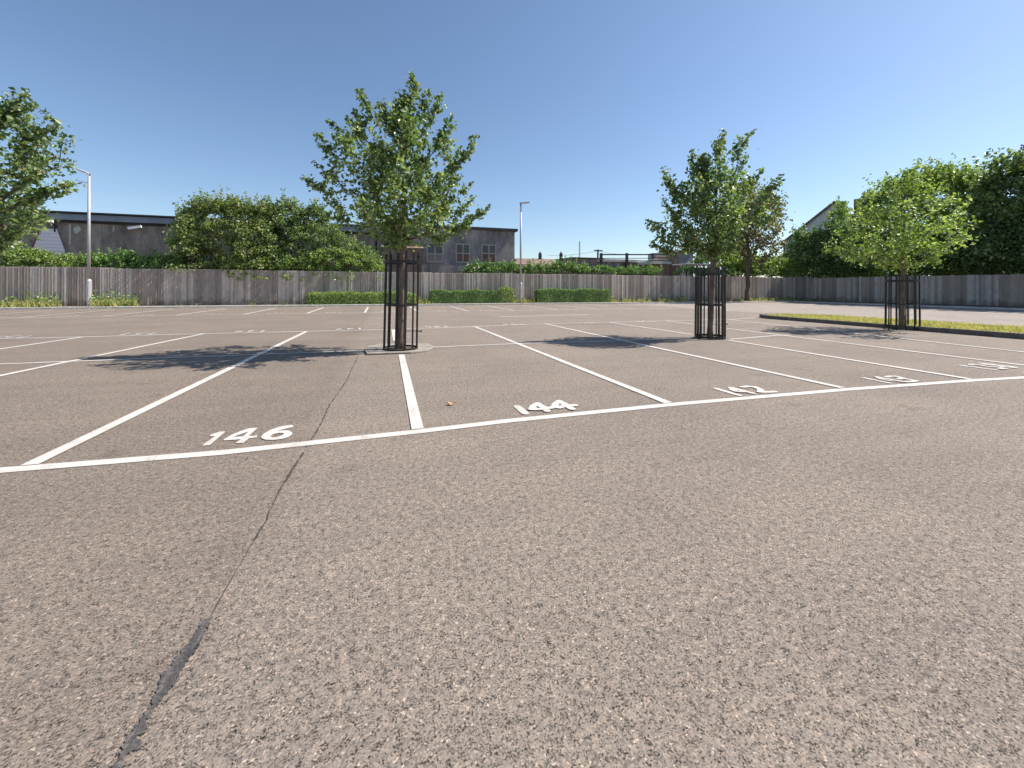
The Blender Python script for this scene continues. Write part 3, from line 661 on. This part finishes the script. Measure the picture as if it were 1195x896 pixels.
# ------------------------------------------------------------------ shrubs, hedges and trees beyond the fence
def mass(name, label, cat, prof, vbot, Y, depth, nclump, leafn, leafs, mat, clump_r, group=None, plane='Y', flowers=0, vmix=.9, blossom=None, sprays=.22):
    """foliage under a surveyed top outline prof=[(u,v)...] standing on plane Y, with stems from the ground"""
    us = [p[0] for p in prof]; vs = [p[1] for p in prof]; f = onY if plane == 'Y' else onX
    mid = f((us[0]+us[-1])/2, 330, Y); mid.z = .05
    root = empty(name, mid); tag(root, label, cat, group)
    nrmv = Vector((0, 1, 0)) if plane == 'Y' else Vector((1, 0, 0))
    P = []; cents = []
    xs = np.linspace(us[0], us[-1], 200); wv = np.maximum(vbot-np.interp(xs, us, vs), 1); wv = wv/wv.sum()
    for i in range(nclump):
        u = RNG.choice(xs, p=wv); vt = np.interp(u, us, vs)
        dpt = random.uniform(-1, 1)
        lower = (vbot-vt)*.35*dpt*dpt                           # rounded over front to back
        if random.random() < .35: v = vt+lower+abs(random.gauss(0, 3))
        else: v = vt+lower+(vbot-vt-lower)*random.random()**vmix
        c = f(u, v, Y)+nrmv*depth*dpt*(.35+.65*min(1, (v-vt+2)/(vbot-vt+1)*2.2))
        if plane == 'X' and c.z < 3.1: c.x = max(c.x, FX+.55+clump_r*.6)
        cents.append(c)
        q = RNG.normal(size=(leafn, 3)); q /= np.linalg.norm(q, axis=1)[:, None]; q *= (RNG.random(leafn)**.45)[:, None]
        r_ = clump_r*random.uniform(.6, 1.25); P.append(np.array(c)+q*np.array([r_, r_, r_*.7]))
    for i in range(int(len(cents)*sprays)):                        # stray shoots past the outline
        u = random.uniform(us[0], us[-1]); c = f(u, np.interp(u, us, vs)+random.uniform(0, 8), Y)+nrmv*depth*random.uniform(-.8, .3)
        if plane == 'X' and c.z < 3.1: continue
        dr = np.array([random.gauss(0, .5), random.gauss(0, .5), 1.0]); dr /= np.linalg.norm(dr); Ls = clump_r*random.uniform(.8, 2.0); k = int(leafn*.4)
        P.append(np.array(c)+dr*(RNG.random(k)*Ls)[:, None]+RNG.normal(size=(k, 3))*clump_r*.13)
    m = MB()
    for c in random.sample(cents, min(len(cents), 22)):
        b = Vector((c.x+random.uniform(-.4, .4), c.y*.5+mid.y*.5 if plane == 'Y' else c.y+random.uniform(-.4, .4), .0))
        if plane == 'Y': b.y = Y+random.uniform(-.3, .3)
        else: b.x = max(Y+random.uniform(-.3, .3), FX+.4)
        if plane == 'X' and c.x < FX+.5: continue
        mm = (b+c)/2+Vector((random.uniform(-.2, .2), random.uniform(-.2, .2), .1)); m.tube([b, mm, c], [.05, .035, .012], 5, cap=False)
    m.build('branches', M['bark_dark'], root)
    leaves_mesh('crown', np.concatenate(P), leafs, mat, root, up=.6)
    if flowers:
        A = np.concatenate(P); k = RNG.choice(len(A), flowers); leaves_mesh('blossom', A[k]+RNG.normal(size=(flowers, 3))*.05-np.array([0, .15, 0]), leafs*.8, M['blossom'], root, up=1)
    return root

mass('shrub', 'sprawling flowering shrub spilling over the fence, tallest of the bushes', 'shrub', [(207, 268), (214, 250), (226, 237), (238, 238), (256, 238), (275, 237), (292, 242), (312, 244), (322, 252)], 318, 30.9, 1.4, 380, 60, .15, M['leaf_shrub'], .5, 'shrubs behind the long fence', flowers=160)
mass('shrub', 'shrub with thin upright sprays behind the fence beside the full tree', 'shrub', [(305, 250), (316, 240), (332, 236), (345, 242), (356, 246), (368, 238), (380, 250), (392, 268), (405, 280), (425, 289), (438, 299), (445, 308)], 320, 31.2, 1.4, 380, 60, .15, M['leaf'], .45, 'shrubs behind the long fence', flowers=60)
mass('shrub', 'low bright shrub hanging over the fence top below the taller bushes', 'shrub', [(262, 306), (285, 298), (310, 300), (345, 300), (370, 292), (400, 292), (425, 300), (446, 311)], 327, 29.95, .4, 240, 55, .13, M['leaf_lime'], .32, 'shrubs behind the long fence', flowers=60)
mass('shrub', 'small yellow green spray of branch before the brick wall', 'shrub', [(200, 284), (212, 276), (228, 277), (236, 284)], 296, 30.6, .5, 26, 50, .14, M['leaf_lime'], .32, 'shrubs behind the long fence', flowers=25)
mass('hedge', 'bright green hedge topping the fence below the trapezoid board', 'hedge', [(-120, 288), (-60, 291), (0, 291), (30, 292), (60, 296), (84, 298), (104, 299)], 314, 30.4, .5, 250, 60, .11, M['leaf_lime'], .34, 'hedges behind the long fence')
mass('hedge', 'green hedge topping the fence between first lamp and shrubs', 'hedge', [(100, 299), (118, 297), (140, 298), (147, 292), (156, 298), (176, 299), (196, 300), (212, 300)], 314, 30.4, .5, 150, 60, .11, M['leaf_hedge'], .34, 'hedges behind the long fence')
mass('hedge', 'flowering hedge topping the fence under the old windows', 'hedge', [(538, 312), (548, 309), (575, 307), (602, 308)], 319, 30.4, .45, 80, 55, .13, M['leaf_hedge'], .32, 'hedges behind the long fence', flowers=40)
mass('hedge', 'hedge topping the fence beside the second lamp post', 'hedge', [(601, 308), (640, 308), (662, 303), (668, 307), (687, 310)], 319, 30.4, .45, 110, 55, .13, M['leaf_hedge'], .32, 'hedges behind the long fence', flowers=35)
mass('hedge', 'hedge topping the fence under the dark roof railing', 'hedge', [(690, 312), (700, 309), (712, 312), (735, 312), (752, 310), (764, 311), (770, 316)], 319, 30.4, .45, 70, 55, .13, M['leaf_hedge'], .30, 'hedges behind the long fence', flowers=25)
mass('hedge', 'short hedge clump behind the fence below the dark block', 'hedge', [(788, 318), (795, 311), (806, 309), (815, 313), (850, 312), (860, 317)], 320, 30.4, .45, 70, 55, .13, M['leaf_dark'], .32, 'hedges behind the long fence')
mass('shrub', 'light green bush behind the fence before the white house', 'shrub', [(862, 306), (876, 298), (892, 303), (905, 299), (918, 303), (928, 310)], 321, 31.5, 1.0, 150, 55, .2, M['leaf_lime'], .6)
mass('tree', 'bright bush seen through the fork-stemmed tree, behind the fence', 'tree', [(815, 300), (830, 288), (845, 283), (858, 286), (868, 297)], 319, 33, 1.2, 120, 55, .2, M['leaf_lime'], .6)
def XT(*a, **k): return mass(*a, plane='X', **k)
XT('tree', 'dark bushy tree covering the foot of the white house', 'tree', [(912, 306), (920, 296), (928, 280), (938, 273), (955, 275), (968, 272), (985, 270), (1000, 280), (1012, 292)], 322, 40.9, 1.2, 330, 60, .22, M['leaf_dark'], .75, group='trees beyond the shaded fence')
XT('tree', 'wispy tree rising in front of the white gable and chimney', 'tree', [(966, 262), (972, 252), (978, 240), (983, 232), (988, 252), (994, 256), (1004, 252), (1012, 228), (1030, 226)], 318, 42.3, 1.0, 150, 50, .22, M['leaf_lime'], .6, group='trees beyond the shaded fence')
XT('tree', 'rounded bright green tree overtopping the island tree', 'tree', [(1010, 240), (1030, 222), (1062, 212), (1085, 202), (1105, 202), (1130, 207), (1150, 210), (1160, 222)], 322, 42.2, 2.4, 420, 60, .24, M['leaf_lime'], .8, group='trees beyond the shaded fence')
XT('tree', 'dark evergreen mass low behind the shaded fence', 'tree', [(1000, 285), (1040, 280), (1080, 275), (1120, 262), (1150, 256), (1200, 250), (1260, 250)], 323, 40.2, 1.6, 520, 60, .22, M['leaf_dark'], .75, group='trees beyond the shaded fence')
XT('tree', 'large dark horse chestnut cut by the frame edge', 'tree', [(1148, 232), (1158, 205), (1172, 196), (1195, 194), (1230, 186), (1290, 180), (1340, 200)], 320, 40.8, 2.6, 420, 60, .26, M['leaf'], .8, group='trees beyond the shaded fence')
XT('tree', 'copper leaved tree just showing over the horse chestnut', 'tree', [(1206, 175), (1216, 158), (1245, 120), (1300, 110)], 240, 46, 2.0, 260, 60, .26, M['leaf_copper'], .8, group='trees beyond the shaded fence')

# clipped box hedges on the verge
def box_hedge(u0, u1, vt, label, mat, yc=29.0, loose=1.0):
    a = onY(u0, 345, yc); b = onY(u1, 345, yc); ht = onY((u0+u1)/2, vt, yc-.3).z; root = empty('box_hedge', (a.x/2+b.x/2, yc, .1)); tag(root, label, 'hedge', 'clipped hedges on the verge')
    n = int((b.x-a.x)*2600); P = []; N = []
    hz = (ht-.1)
    for i in range(n):
        s = random.random(); x = random.uniform(a.x, b.x); y = yc+random.uniform(-.33, .33); z = .1+hz*random.random()
        if s < .42: y = yc-.33+random.random()**2*.12; nn = (0, -1, .1)
        elif s < .78: z = .1+hz-random.random()**2*.1; nn = (0, 0, 1)
        elif s < .86: x = a.x if random.random() < .5 else b.x; nn = (1 if x > a.x+.1 else -1, 0, .2)
        else: nn = (0, .4, .3)
        z += .045*math.sin(x*2.1+1)+.03*math.sin(x*5.3); y += .03*math.sin(x*3.7)
        P.append((x+random.gauss(0, .03*loose), y+random.gauss(0, .03*loose), z+random.gauss(0, .035*loose)+(loose-1)*.05*math.sin(x*4.3)*math.sin(x*1.7+2))); N.append(nn)
    leaves_mesh('foliage', P, .078, mat, root, nrm=np.array(N), up=0)
    m = MB()
    for i in range(int((b.x-a.x)/.25)):
        x = a.x+.12+i*.25; m.tube([(x, yc, .08), (x+random.uniform(-.08, .08), yc+random.uniform(-.15, .15), .1+hz*.8)], [.012, .005], 5)
    m.build('stems', M['bark_dark'], root)
box_hedge(360, 450, 342.5, 'lime green clipped hedge showing behind the full tree guard', M['leaf_lime'], loose=2.0)
box_hedge(450, 484, 342, 'short lime clipped hedge piece seen through guard bars', M['leaf_lime'], loose=2.0)
box_hedge(503, 583, 339.5, 'dark green clipped hedge between the first guard and second lamp post', M['leaf_hedge'])
box_hedge(583, 598, 337.5, 'short bright hedge end beside the second lamp post', M['leaf_lime'], loose=2.2)
box_hedge(626, 709, 338, 'neatest clipped hedge just past the second lamp post', M['leaf_hedge'])

# weeds along the verge
def weeds(label, us, n, h, mat, ls=.09, y=(28.5, 29.4)):
    P = []
    B = []
    for (u0, u1, k) in us:
        for i in range(int(n*k)):
            c = onY(random.uniform(u0, u1), 350, random.uniform(*y)); hh = h*random.random()**1.5*k if k > 1 else h*random.random()**1.5
            for j in range(8): P.append((c.x+random.gauss(0, .07), c.y+random.gauss(0, .07), .1+hh*random.random()))
            B += [(c.x+random.gauss(0, .1), c.y+random.gauss(0, .1), .09) for _ in range(4)]
    o = leaves_mesh('verge_weeds', P, ls, mat, None, up=.3, kind='stuff'); tag(o, label)
    b = blades('verge_grass', B, h*.45, M['grass'], wd=.02); tag(b, 'dry grass blades rooted in the verge by the fence')
weeds('leafy weeds on the verge round the first lamp post', [(-30, 24, 1.0), (28, 68, 1.2), (108, 142, 1.3), (142, 160, .5)], 70, .75, M['leaf_lime'], ls=.12)
weeds('scattered weeds on the verge past the clipped hedges', [(485, 503, 1), (598, 626, 1), (710, 760, .8), (768, 800, 1.2), (800, 870, .8), (875, 925, 1.0)], 65, .6, M['leaf_shrub'], ls=.11)
weeds('low dark weeds at the shaded fence foot', [(925, 955, 1), (200, 360, .12)], 60, .3, M['leaf_dark'])

# ------------------------------------------------------------------ lamp posts
def lamp(u, vtop, side, label, mat, Y=28.85):
    b = onY(u, 350, Y); b.z = .1; ht = onY(u, vtop, Y).z; root = empty('lamp_post', b); tag(root, label, 'lamp post', 'lamp posts along the long fence')
    mb = MB(); mb.tube([b+Vector((0, 0, 1.45)), b+Vector((0, 0, ht-.1))], [.08, .058], 14); mb.build('pole', mat, root, smooth=True)
    mb = MB(); mb.tube([b, b+Vector((0, 0, .28)), b+Vector((0, 0, .29)), b+Vector((0, 0, 1.42)), b+Vector((0, 0, 1.52))], [.085, .085, .125, .125, .086], 16); q = mb.build('base_section', mat, root, smooth=False)
    mb = MB(); mb.box(b+Vector((0, -.124, .85)), (.11, .012, .5)); mb.build('access_door', mat, q)
    tt = b+Vector((0, 0, ht-.1)); e = tt+CAMX*side*.62+Vector((0, 0, .26 if side < 0 else .05))
    mb = MB()
    dr = (e-tt).normalized(); Q = dr.to_track_quat('X', 'Z').to_matrix().to_4x4()
    mb.box(tt.lerp(e, .5)+Vector((0, 0, .02)), (.68, .26, .07), M=Q); h = mb.build('lamp_head', mat, root, bevel=.02)
    mb = MB(); mb.box(tt.lerp(e, .6)+Vector((0, 0, -.025)), (.36, .2, .02), M=Q); mb.build('lens', M['lens'], h)
    mb = MB(); mb.tube([tt-CAMX*.12*side, tt+CAMX*.1*side+Vector((0, 0, .03))], .035, 8); mb.build('spigot', mat, root)
    if side < 0:
        mb = MB(); mb.tube([tt-Vector((0, 0, .5)), tt-Vector((0, 0, .45))+CAMX*side*.3, tt-Vector((0, 0, .34))+CAMX*side*.75], [.022, .018, .012], 8); mb.build('lower_arm', mat, root)
lamp(103.5, 203, -1, 'pale lamp post before the sooty brick wall', M['galv'])
lamp(607.5, 237, 1, 'slender lamp post beside the end of the windowed building', M['galv'])

# ------------------------------------------------------------------ buildings behind the fence
BY = 36.0
def long_building():
    x0 = onY(-60, 300, BY).x; x1 = onY(438, 300, BY).x; top = onY(215, 262.5, BY).z
    root = empty('brick_building', ((x0+x1)/2, BY, 0)); tag(root, 'long sooty flat-roofed building wall with pale trapezoid board', 'building')
    mb = MB(); mb.b2(x0, x1, BY, BY+14, 0, top); mb.build('wall', M['brick_dark'], root)
    mb = MB()
    mb.prism([(x0-.2, BY-.35, top+.003), (x0-.2, BY-.25, top+.42), (x0-.2, BY+.2, top+.46), (x0-.2, BY+.2, top+.003)], (x1-x0+.4, 0, 0)); mb.build('fascia', M['slate'], root)
    mb = MB(); mb.b2(x0-.3, x1+.3, BY-.4, BY+14.2, top+.465, top+.56); mb.build('roof', M['darkroof'], root)
    mb = MB(); mb.b2(x0-.1, x1+.1, BY-.10, BY-.004, top-.16, top-.01); mb.build('gutter', M['darkroof'], root)
    # board
    pts = [onY(u, v, BY-.06) for u, v in [(36, 298), (78, 298), (66.5, 267), (48.5, 267)]]
    mb = MB(); mb.prism(pts, (0, -.05, 0)); bd = mb.build('trapezoid_board', M['board'], root)
    mb = MB(); mb.beam(pts[0]+Vector((-.05, -.03, 0)), pts[3]+Vector((-.05, -.03, 0)), .07, .06); mb.build('edge_strip', M['maroon'], bd)
    mb = MB(); p = onY(56.5, 257.5, BY-.5); mb.box(p, (.42, .3, .2), M=Matrix.Rotation(R(-25), 4, 'X')); fl = mb.build('floodlight', M['white'], root, bevel=.02)
    mb = MB(); mb.beam(p, p+Vector((.1, .5, -.25)), .06, .06); mb.beam(p+Vector((.1, .45, -.25)), p+Vector((.1, .45, -.7)), .12, .1); mb.build('bracket', M['darkroof'], fl)
    mb = MB(); a = onY(149.5, 266.5, BY-.4); b = onY(165, 264.3, BY-.4); mb.beam(a, b, .16, .17); sl_ = mb.build('strip_light', M['white'], root)
    mb = MB(); mb.beam((a+b)/2, (a+b)/2+Vector((.2, .45, 0)), .05, .05); mb.build('bracket', M['darkroof'], sl_)
    mb = MB(); mb.tube([onY(163, 276, BY-.05), onY(174, 288, BY-.05)], .025, 6); mb.build('conduit', M['cream'], root)
    # patches of old render left on the brick
    for nm, uu in (('render_patch', [(86, 266), (92, 263), (95, 268), (90, 273), (87, 272)]), ('render_patch', [(80.5, 262), (83, 262), (82.5, 284), (80.8, 286)]), ('render_patch', [(132, 264), (134, 264), (133, 271), (131.5, 270)])):
        mb = MB(); mb.prism([onY(u, v, BY-.002) for u, v in uu], (0, -.012, 0)); mb.build(nm, M['kerb'], root)
    mb = MB(); mb.prism([onY(u, v, BY-.002) for u, v in [(112, 266), (118, 266), (121, 297), (109, 297)]], (0, -.03, 0)); mb.build('infill_panel', M['brick_dark'], root)
long_building()
def window_building():
    x0 = onY(440, 300, BY-.5).x; Yb = BY-.5; x1 = onY(600.5, 300, Yb).x; top = onY(590, 269.5, Yb).z
    root = empty('brick_building', ((x0+x1)/2, Yb, 0)); tag(root, 'grey flat-roofed building with old part-boarded casement windows', 'building')
    wins = [(498, 517, 285, 306), (532, 548.5, 285, 305), (562, 579, 285, 305)]
    R_ = []
    for u0, u1, v0, v1 in wins:
        a = onY(u0, v0, Yb); b = onY(u1, v1, Yb); R_.append((a.x, b.x, b.z, a.z))
    mb = MB(); xs = [x0]
    zb = min(r[2] for r in R_); zt = max(r[3] for r in R_)
    mb.b2(x0, x1, Yb, Yb+.3, 0, zb); mb.b2(x0, x1, Yb, Yb+.3, zt, top)
    cur = x0
    for r in R_: mb.b2(cur, r[0], Yb, Yb+.3, zb, zt); cur = r[1]
    mb.b2(cur, x1, Yb, Yb+.3, zb, zt)
    mb.b2(x1-.3, x1, Yb+.3, Yb+12, 0, top); mb.b2(x0, x0+.3, Yb+.3, Yb+12, 0, top); mb.b2(x0, x1, Yb+11.7, Yb+12, 0, top)
    mb.build('wall', M['brick_grey'], root)
    mb = MB(); mb.b2(x0-.1, x1+.25, Yb-.2, Yb+12.1, top+.003, top+.22); mb.build('roof', M['darkroof'], root)
    for i, (a, b, c, d_) in enumerate(R_):
        fr = MB(); t = .09; ym = Yb-.01; zm = c+(d_-c)*.47
        for xx in (a+t/2, (a+b)/2, b-t/2): fr.b2(xx-t/2, xx+t/2, ym, ym+.12, zb, zt)
        for zz in (zb+t/2, zm, zt-t/2): fr.b2(a+t, b-t, ym+.003, ym+.117, zz-t/2, zz+t/2)
        w_ = fr.build('window', M['cream'], root)
        g = MB(); g.b2(a+t, b-t, ym+.08, ym+.09, zm, zt-t); g.build('pane', M['glass'], w_)
        g = MB()
        for k in (1, 2, 4, 5): xk = a+(b-a)*k/6; g.b2(xk-.02, xk+.02, ym+.05, ym+.075, zm+t/2, zt-t)
        g.build('glazing_bar', M['redpanel'], w_)
        g = MB()
        g.b2(a+t, (a+b)/2-t/2, ym+.04, ym+.07, zb+t, zm-t/2); g.b2((a+b)/2+t/2, b-t, ym+.04, ym+.07, zb+t, zm-t/2)
        g.build('lower_panel', M['redpanel'] if i else M['pad'], w_)
window_building()
# low wall before it and the lean-to gable behind the guard
Yw = 33.0; a = onY(492, 309, Yw); b = onY(552, 309, Yw); mb = MB(); mb.b2(a.x, b.x, Yw, Yw+.25, 0, a.z)
o = mb.build('garden_wall', M['brick_grey']); tag(o, 'low rubble wall top showing under the old windows', 'wall')
Yw = 34.0; root = empty('outhouse', onY(470, 330, Yw)*1.0); root.location.z = 0; tag(root, 'small brown brick outhouse behind the first guard top', 'outhouse')
a = onY(446, 300, Yw); b = onY(493, 300, Yw); zt = onY(470, 289, Yw).z; zr = onY(470, 285, Yw).z
mb = MB(); mb.b2(a.x, b.x, Yw, Yw+1.1, 0, zt); mb.build('wall', M['brick_red'], root)
mb = MB(); mb.prism([(a.x-.1, Yw-.12, zt+.003), (a.x-.1, Yw+1.15, zt+.003), (a.x-.1, Yw+1.15, zr)], (b.x-a.x+.2, 0, 0)); mb.build('roof', M['tile'], root)

# far low roofs between the trees
def block(name, label, cat, u0, u1, v0, Y, dep_, wall, roofm=None, rh=0, over=.15):
    a = onY(u0, v0, Y); b = onY(u1, v0, Y); root = empty(name, ((a.x+b.x)/2, Y, 0)); tag(root, label, cat)
    z = (a.z+b.z)/2-rh
    mb = MB(); mb.b2(a.x, b.x, Y, Y+dep_, 0, z); mb.build('wall', wall, root)
    if roofm:
        mb = MB()
        if rh > .3: mb.prism([(a.x-over, Y-over, z+.003), (a.x-over, Y+dep_+over, z+.003), (a.x-over, Y+dep_/2, z+rh)], (b.x-a.x+2*over, 0, 0))
        else: mb.b2(a.x-over, b.x+over, Y-over, Y+dep_+over, z+.003, z+max(rh, .12))
        mb.build('roof', roofm, root)
    return root, a.x, b.x, z
r, xa, xb, z = block('low_house', 'brown tiled low house past the second lamp post', 'house', 612, 668, 299.5, 44, 7, M['brick_red'], M['tile'], 1.1)
for u in (635, 660):
    p = onY(u, 297, 46); mb = MB(); mb.b2(p.x-.16, p.x+.16, 47.2, 47.5, z+.8, p.z+.25); mb.tube([(p.x, 47.35, p.z+.25), (p.x, 47.35, p.z+.45)], .1, 8); mb.build('chimney', M['darkroof'], r)
r, xa, xb, z = block('shed', 'brown gabled shed end beside the second lamp post', 'shed', 603, 616, 303, 42, 5, M['brick_red'], M['tile'], .5)
p = onY(608, 297.5, 42)
r, xa, xb, z = block('low_building', 'dark grey flat building in the middle distance under the thin mast', 'building', 667, 703, 300.5, 43, 7, M['brick_dark'], M['darkroof'], .12)
r, xa, xb, z = block('low_building', 'pale flat-roofed shed behind the dark roof railing', 'building', 703, 768, 303, 42, 6, M['brick_grey'], M['paleroof'], .3)
rl = empty('roof_railing', ((xa+xb)/2, 41.5, 0)); tag(rl, 'dark steel railing frame over the pale shed roof', 'railing')
Yr = 41.6; aa = onY(701, 297, Yr); bb = onY(793, 297, Yr); mb = MB(); mb.beam(aa, bb, .12, .14); mb.build('rail', M['lamp_dark'], rl)
mb = MB(); mb.beam(onY(703, 301.3, Yr), onY(793, 301.3, Yr), .08, .07); mb.build('rail', M['lamp_dark'], rl)
for u in (701.5, 731.5, 762, 792): p = onY(u, 295.3, Yr); mb = MB(); mb.b2(p.x-.14, p.x+.14, Yr-.1, Yr+.1, 0.02, p.z); mb.build('post', M['lamp_dark'], rl)
r, xa, xb, z = block('tiered_building', 'small building with stepped cream roof bands beside the forked tree', 'building', 763, 789, 305, 39, 5, M['brick_red'], M['paleroof'], .3)
for k, (v, dy) in enumerate(((301, .9), (297.3, 1.9), (294.3, 2.9))):
    a = onY(765+k*1.5, v, 39+dy); b = onY(788, v, 39+dy); mb = MB(); mb.b2(a.x, b.x, 39+dy, 39+dy+1.0, z+.31, a.z-.2); mb.build('tier', M['tile'], r)
    mb = MB(); mb.b2(a.x-.05, b.x+.05, 39+dy-.06, 39+dy+.94, a.z-.197, a.z-.04); mb.build('band', M['cream'], r)
r, xa, xb, z = block('chimney_stack', 'brick stack next to the stepped cream roof', 'chimney', 786, 793, 292, 38.6, 1.0, M['brick_red'], M['cream'], .2, .05)
r, xa, xb, z = block('block_building', 'blue grey slate block behind the forked tree', 'building', 793, 809, 292, 40, 6, M['slate'], M['darkroof'], .12)
cn = empty('canopy', onY(820, 330, 31.6)); cn.location.z = 0; tag(cn, 'thin white canopy edge above the fence by the forked tree', 'canopy')
a = onY(800.5, 307.6, 31.6); b = onY(838, 307.6, 31.6); mb = MB(); mb.b2(a.x, b.x, 31.5, 33.5, a.z-.05, a.z+.04); mb.build('canopy_top', M['white'], cn)
for x, y in ((a.x+.15, 31.7), (b.x-.15, 31.7), (a.x+.15, 33.3), (b.x-.15, 33.3)): mb = MB(); mb.b2(x-.04, x+.04, y-.04, y+.04, 0, a.z-.052); mb.build('post', M['lamp_dark'], cn)
# mast and wire pole
p = onY(676.3, 300, 70); tp_ = onY(676.3, 281.5, 70); ms = empty('mast', (p.x, 70, 0)); tag(ms, 'thin grey lattice mast on the skyline', 'mast')
mb = MB()
for dx, dy in ((-.18, 0), (.18, 0), (0, .3)): mb.tube([(p.x+dx, 70+dy, 0), (p.x+dx*.3, 70+dy*.3, tp_.z)], .05, 5)
k = 0; zz = 1.0
while zz < tp_.z-.5: mb.beam((p.x-.17, 70, zz), (p.x+.17, 70, zz+.5), .03, .03); zz += .5
mb.build('lattice', M['galv'], ms)
p = onY(697.7, 300, 52); tp_ = onY(697.7, 291, 52); ms = empty('wire_pole', (p.x, 52, 0)); tag(ms, 'dark wooden pole carrying sagging wires', 'pole')
mb = MB(); mb.tube([(p.x, 52, 0), (p.x, 52, tp_.z)], [.16, .12], 8); mb.build('pole', M['lamp_dark'], ms)
mb = MB(); mb.b2(p.x-.65, p.x+.65, 51.8, 51.9, tp_.z-.25, tp_.z-.1); mb.build('cross_arm', M['lamp_dark'], ms)
for (u, v) in ((640, 298), (735, 296)):
    q = onY(u, v, 60); s = Vector((p.x, 52, tp_.z-.2)); mb = MB(); mb.tube([s.lerp(q, t_)-Vector((0, 0, .9*t_*(1-t_))) for t_ in [i/8 for i in range(9)]], .02, 4); mb.build('wire', M['lamp_dark'], ms)

# white house with gable, beyond the corner
dh = 46.0
hb = D(955, 330, dh); hb.z = 0; hs = empty('house', hb); tag(hs, 'white rendered gable house with brick chimney behind the trees', 'house')
RAY = Vector((hb.x, hb.y, 0)).normalized(); RAY = Matrix.Rotation(R(-10), 3, 'Z') @ RAY; PER = Vector((RAY.y, -RAY.x, 0))
def HP(u, v, dd=0):
    q = D(u, v, 1)-Vector((0, 0, CH)); k = (hb-Vector((0, 0, CH))+RAY*dd).dot(RAY)/q.dot(RAY); return Vector((0, 0, CH))+q*k
g0, g1, ap = HP(914, 284), HP(1034, 284), HP(974, 237)
mb = MB(); b0 = Vector((g0.x, g0.y, 0)); b1 = Vector((g1.x, g1.y, 0)); mb.prism([b0, b1, g1, ap, g0], RAY*9); mb.build('wall', M['render'], hs)
mb = MB(); dn = Vector((0, 0, .22)); up_ = Vector((0, 0, .02)); ov = -RAY*.3
e0 = g0+(g0-ap)*.06; e1 = g1+(g1-ap)*.06
mb.prism([e0+ov+up_, ap+ov+up_, ap+ov+up_+dn, e0+ov+up_+dn], RAY*9.6); mb.prism([ap+ov+up_, e1+ov+up_, e1+ov+up_+dn, ap+ov+up_+dn], RAY*9.6); mb.build('roof', M['tile'], hs)
mb = MB(); mb.tube([b0+PER*.1-RAY*.08, g0+PER*.1-RAY*.08], .06, 6); mb.build('downpipe', M['darkroof'], hs)
c0, c1 = HP(997, 232.5, 2.5), HP(1006, 232.5, 2.5); mb = MB(); zz = c0.z
mb.box(((c0+c1)/2-Vector((0, 0, zz/4-0))), ((c1-c0).length, .7, zz/2), rz=math.atan2(PER.y, PER.x)); mb.build('chimney', M['brick_red'], hs)
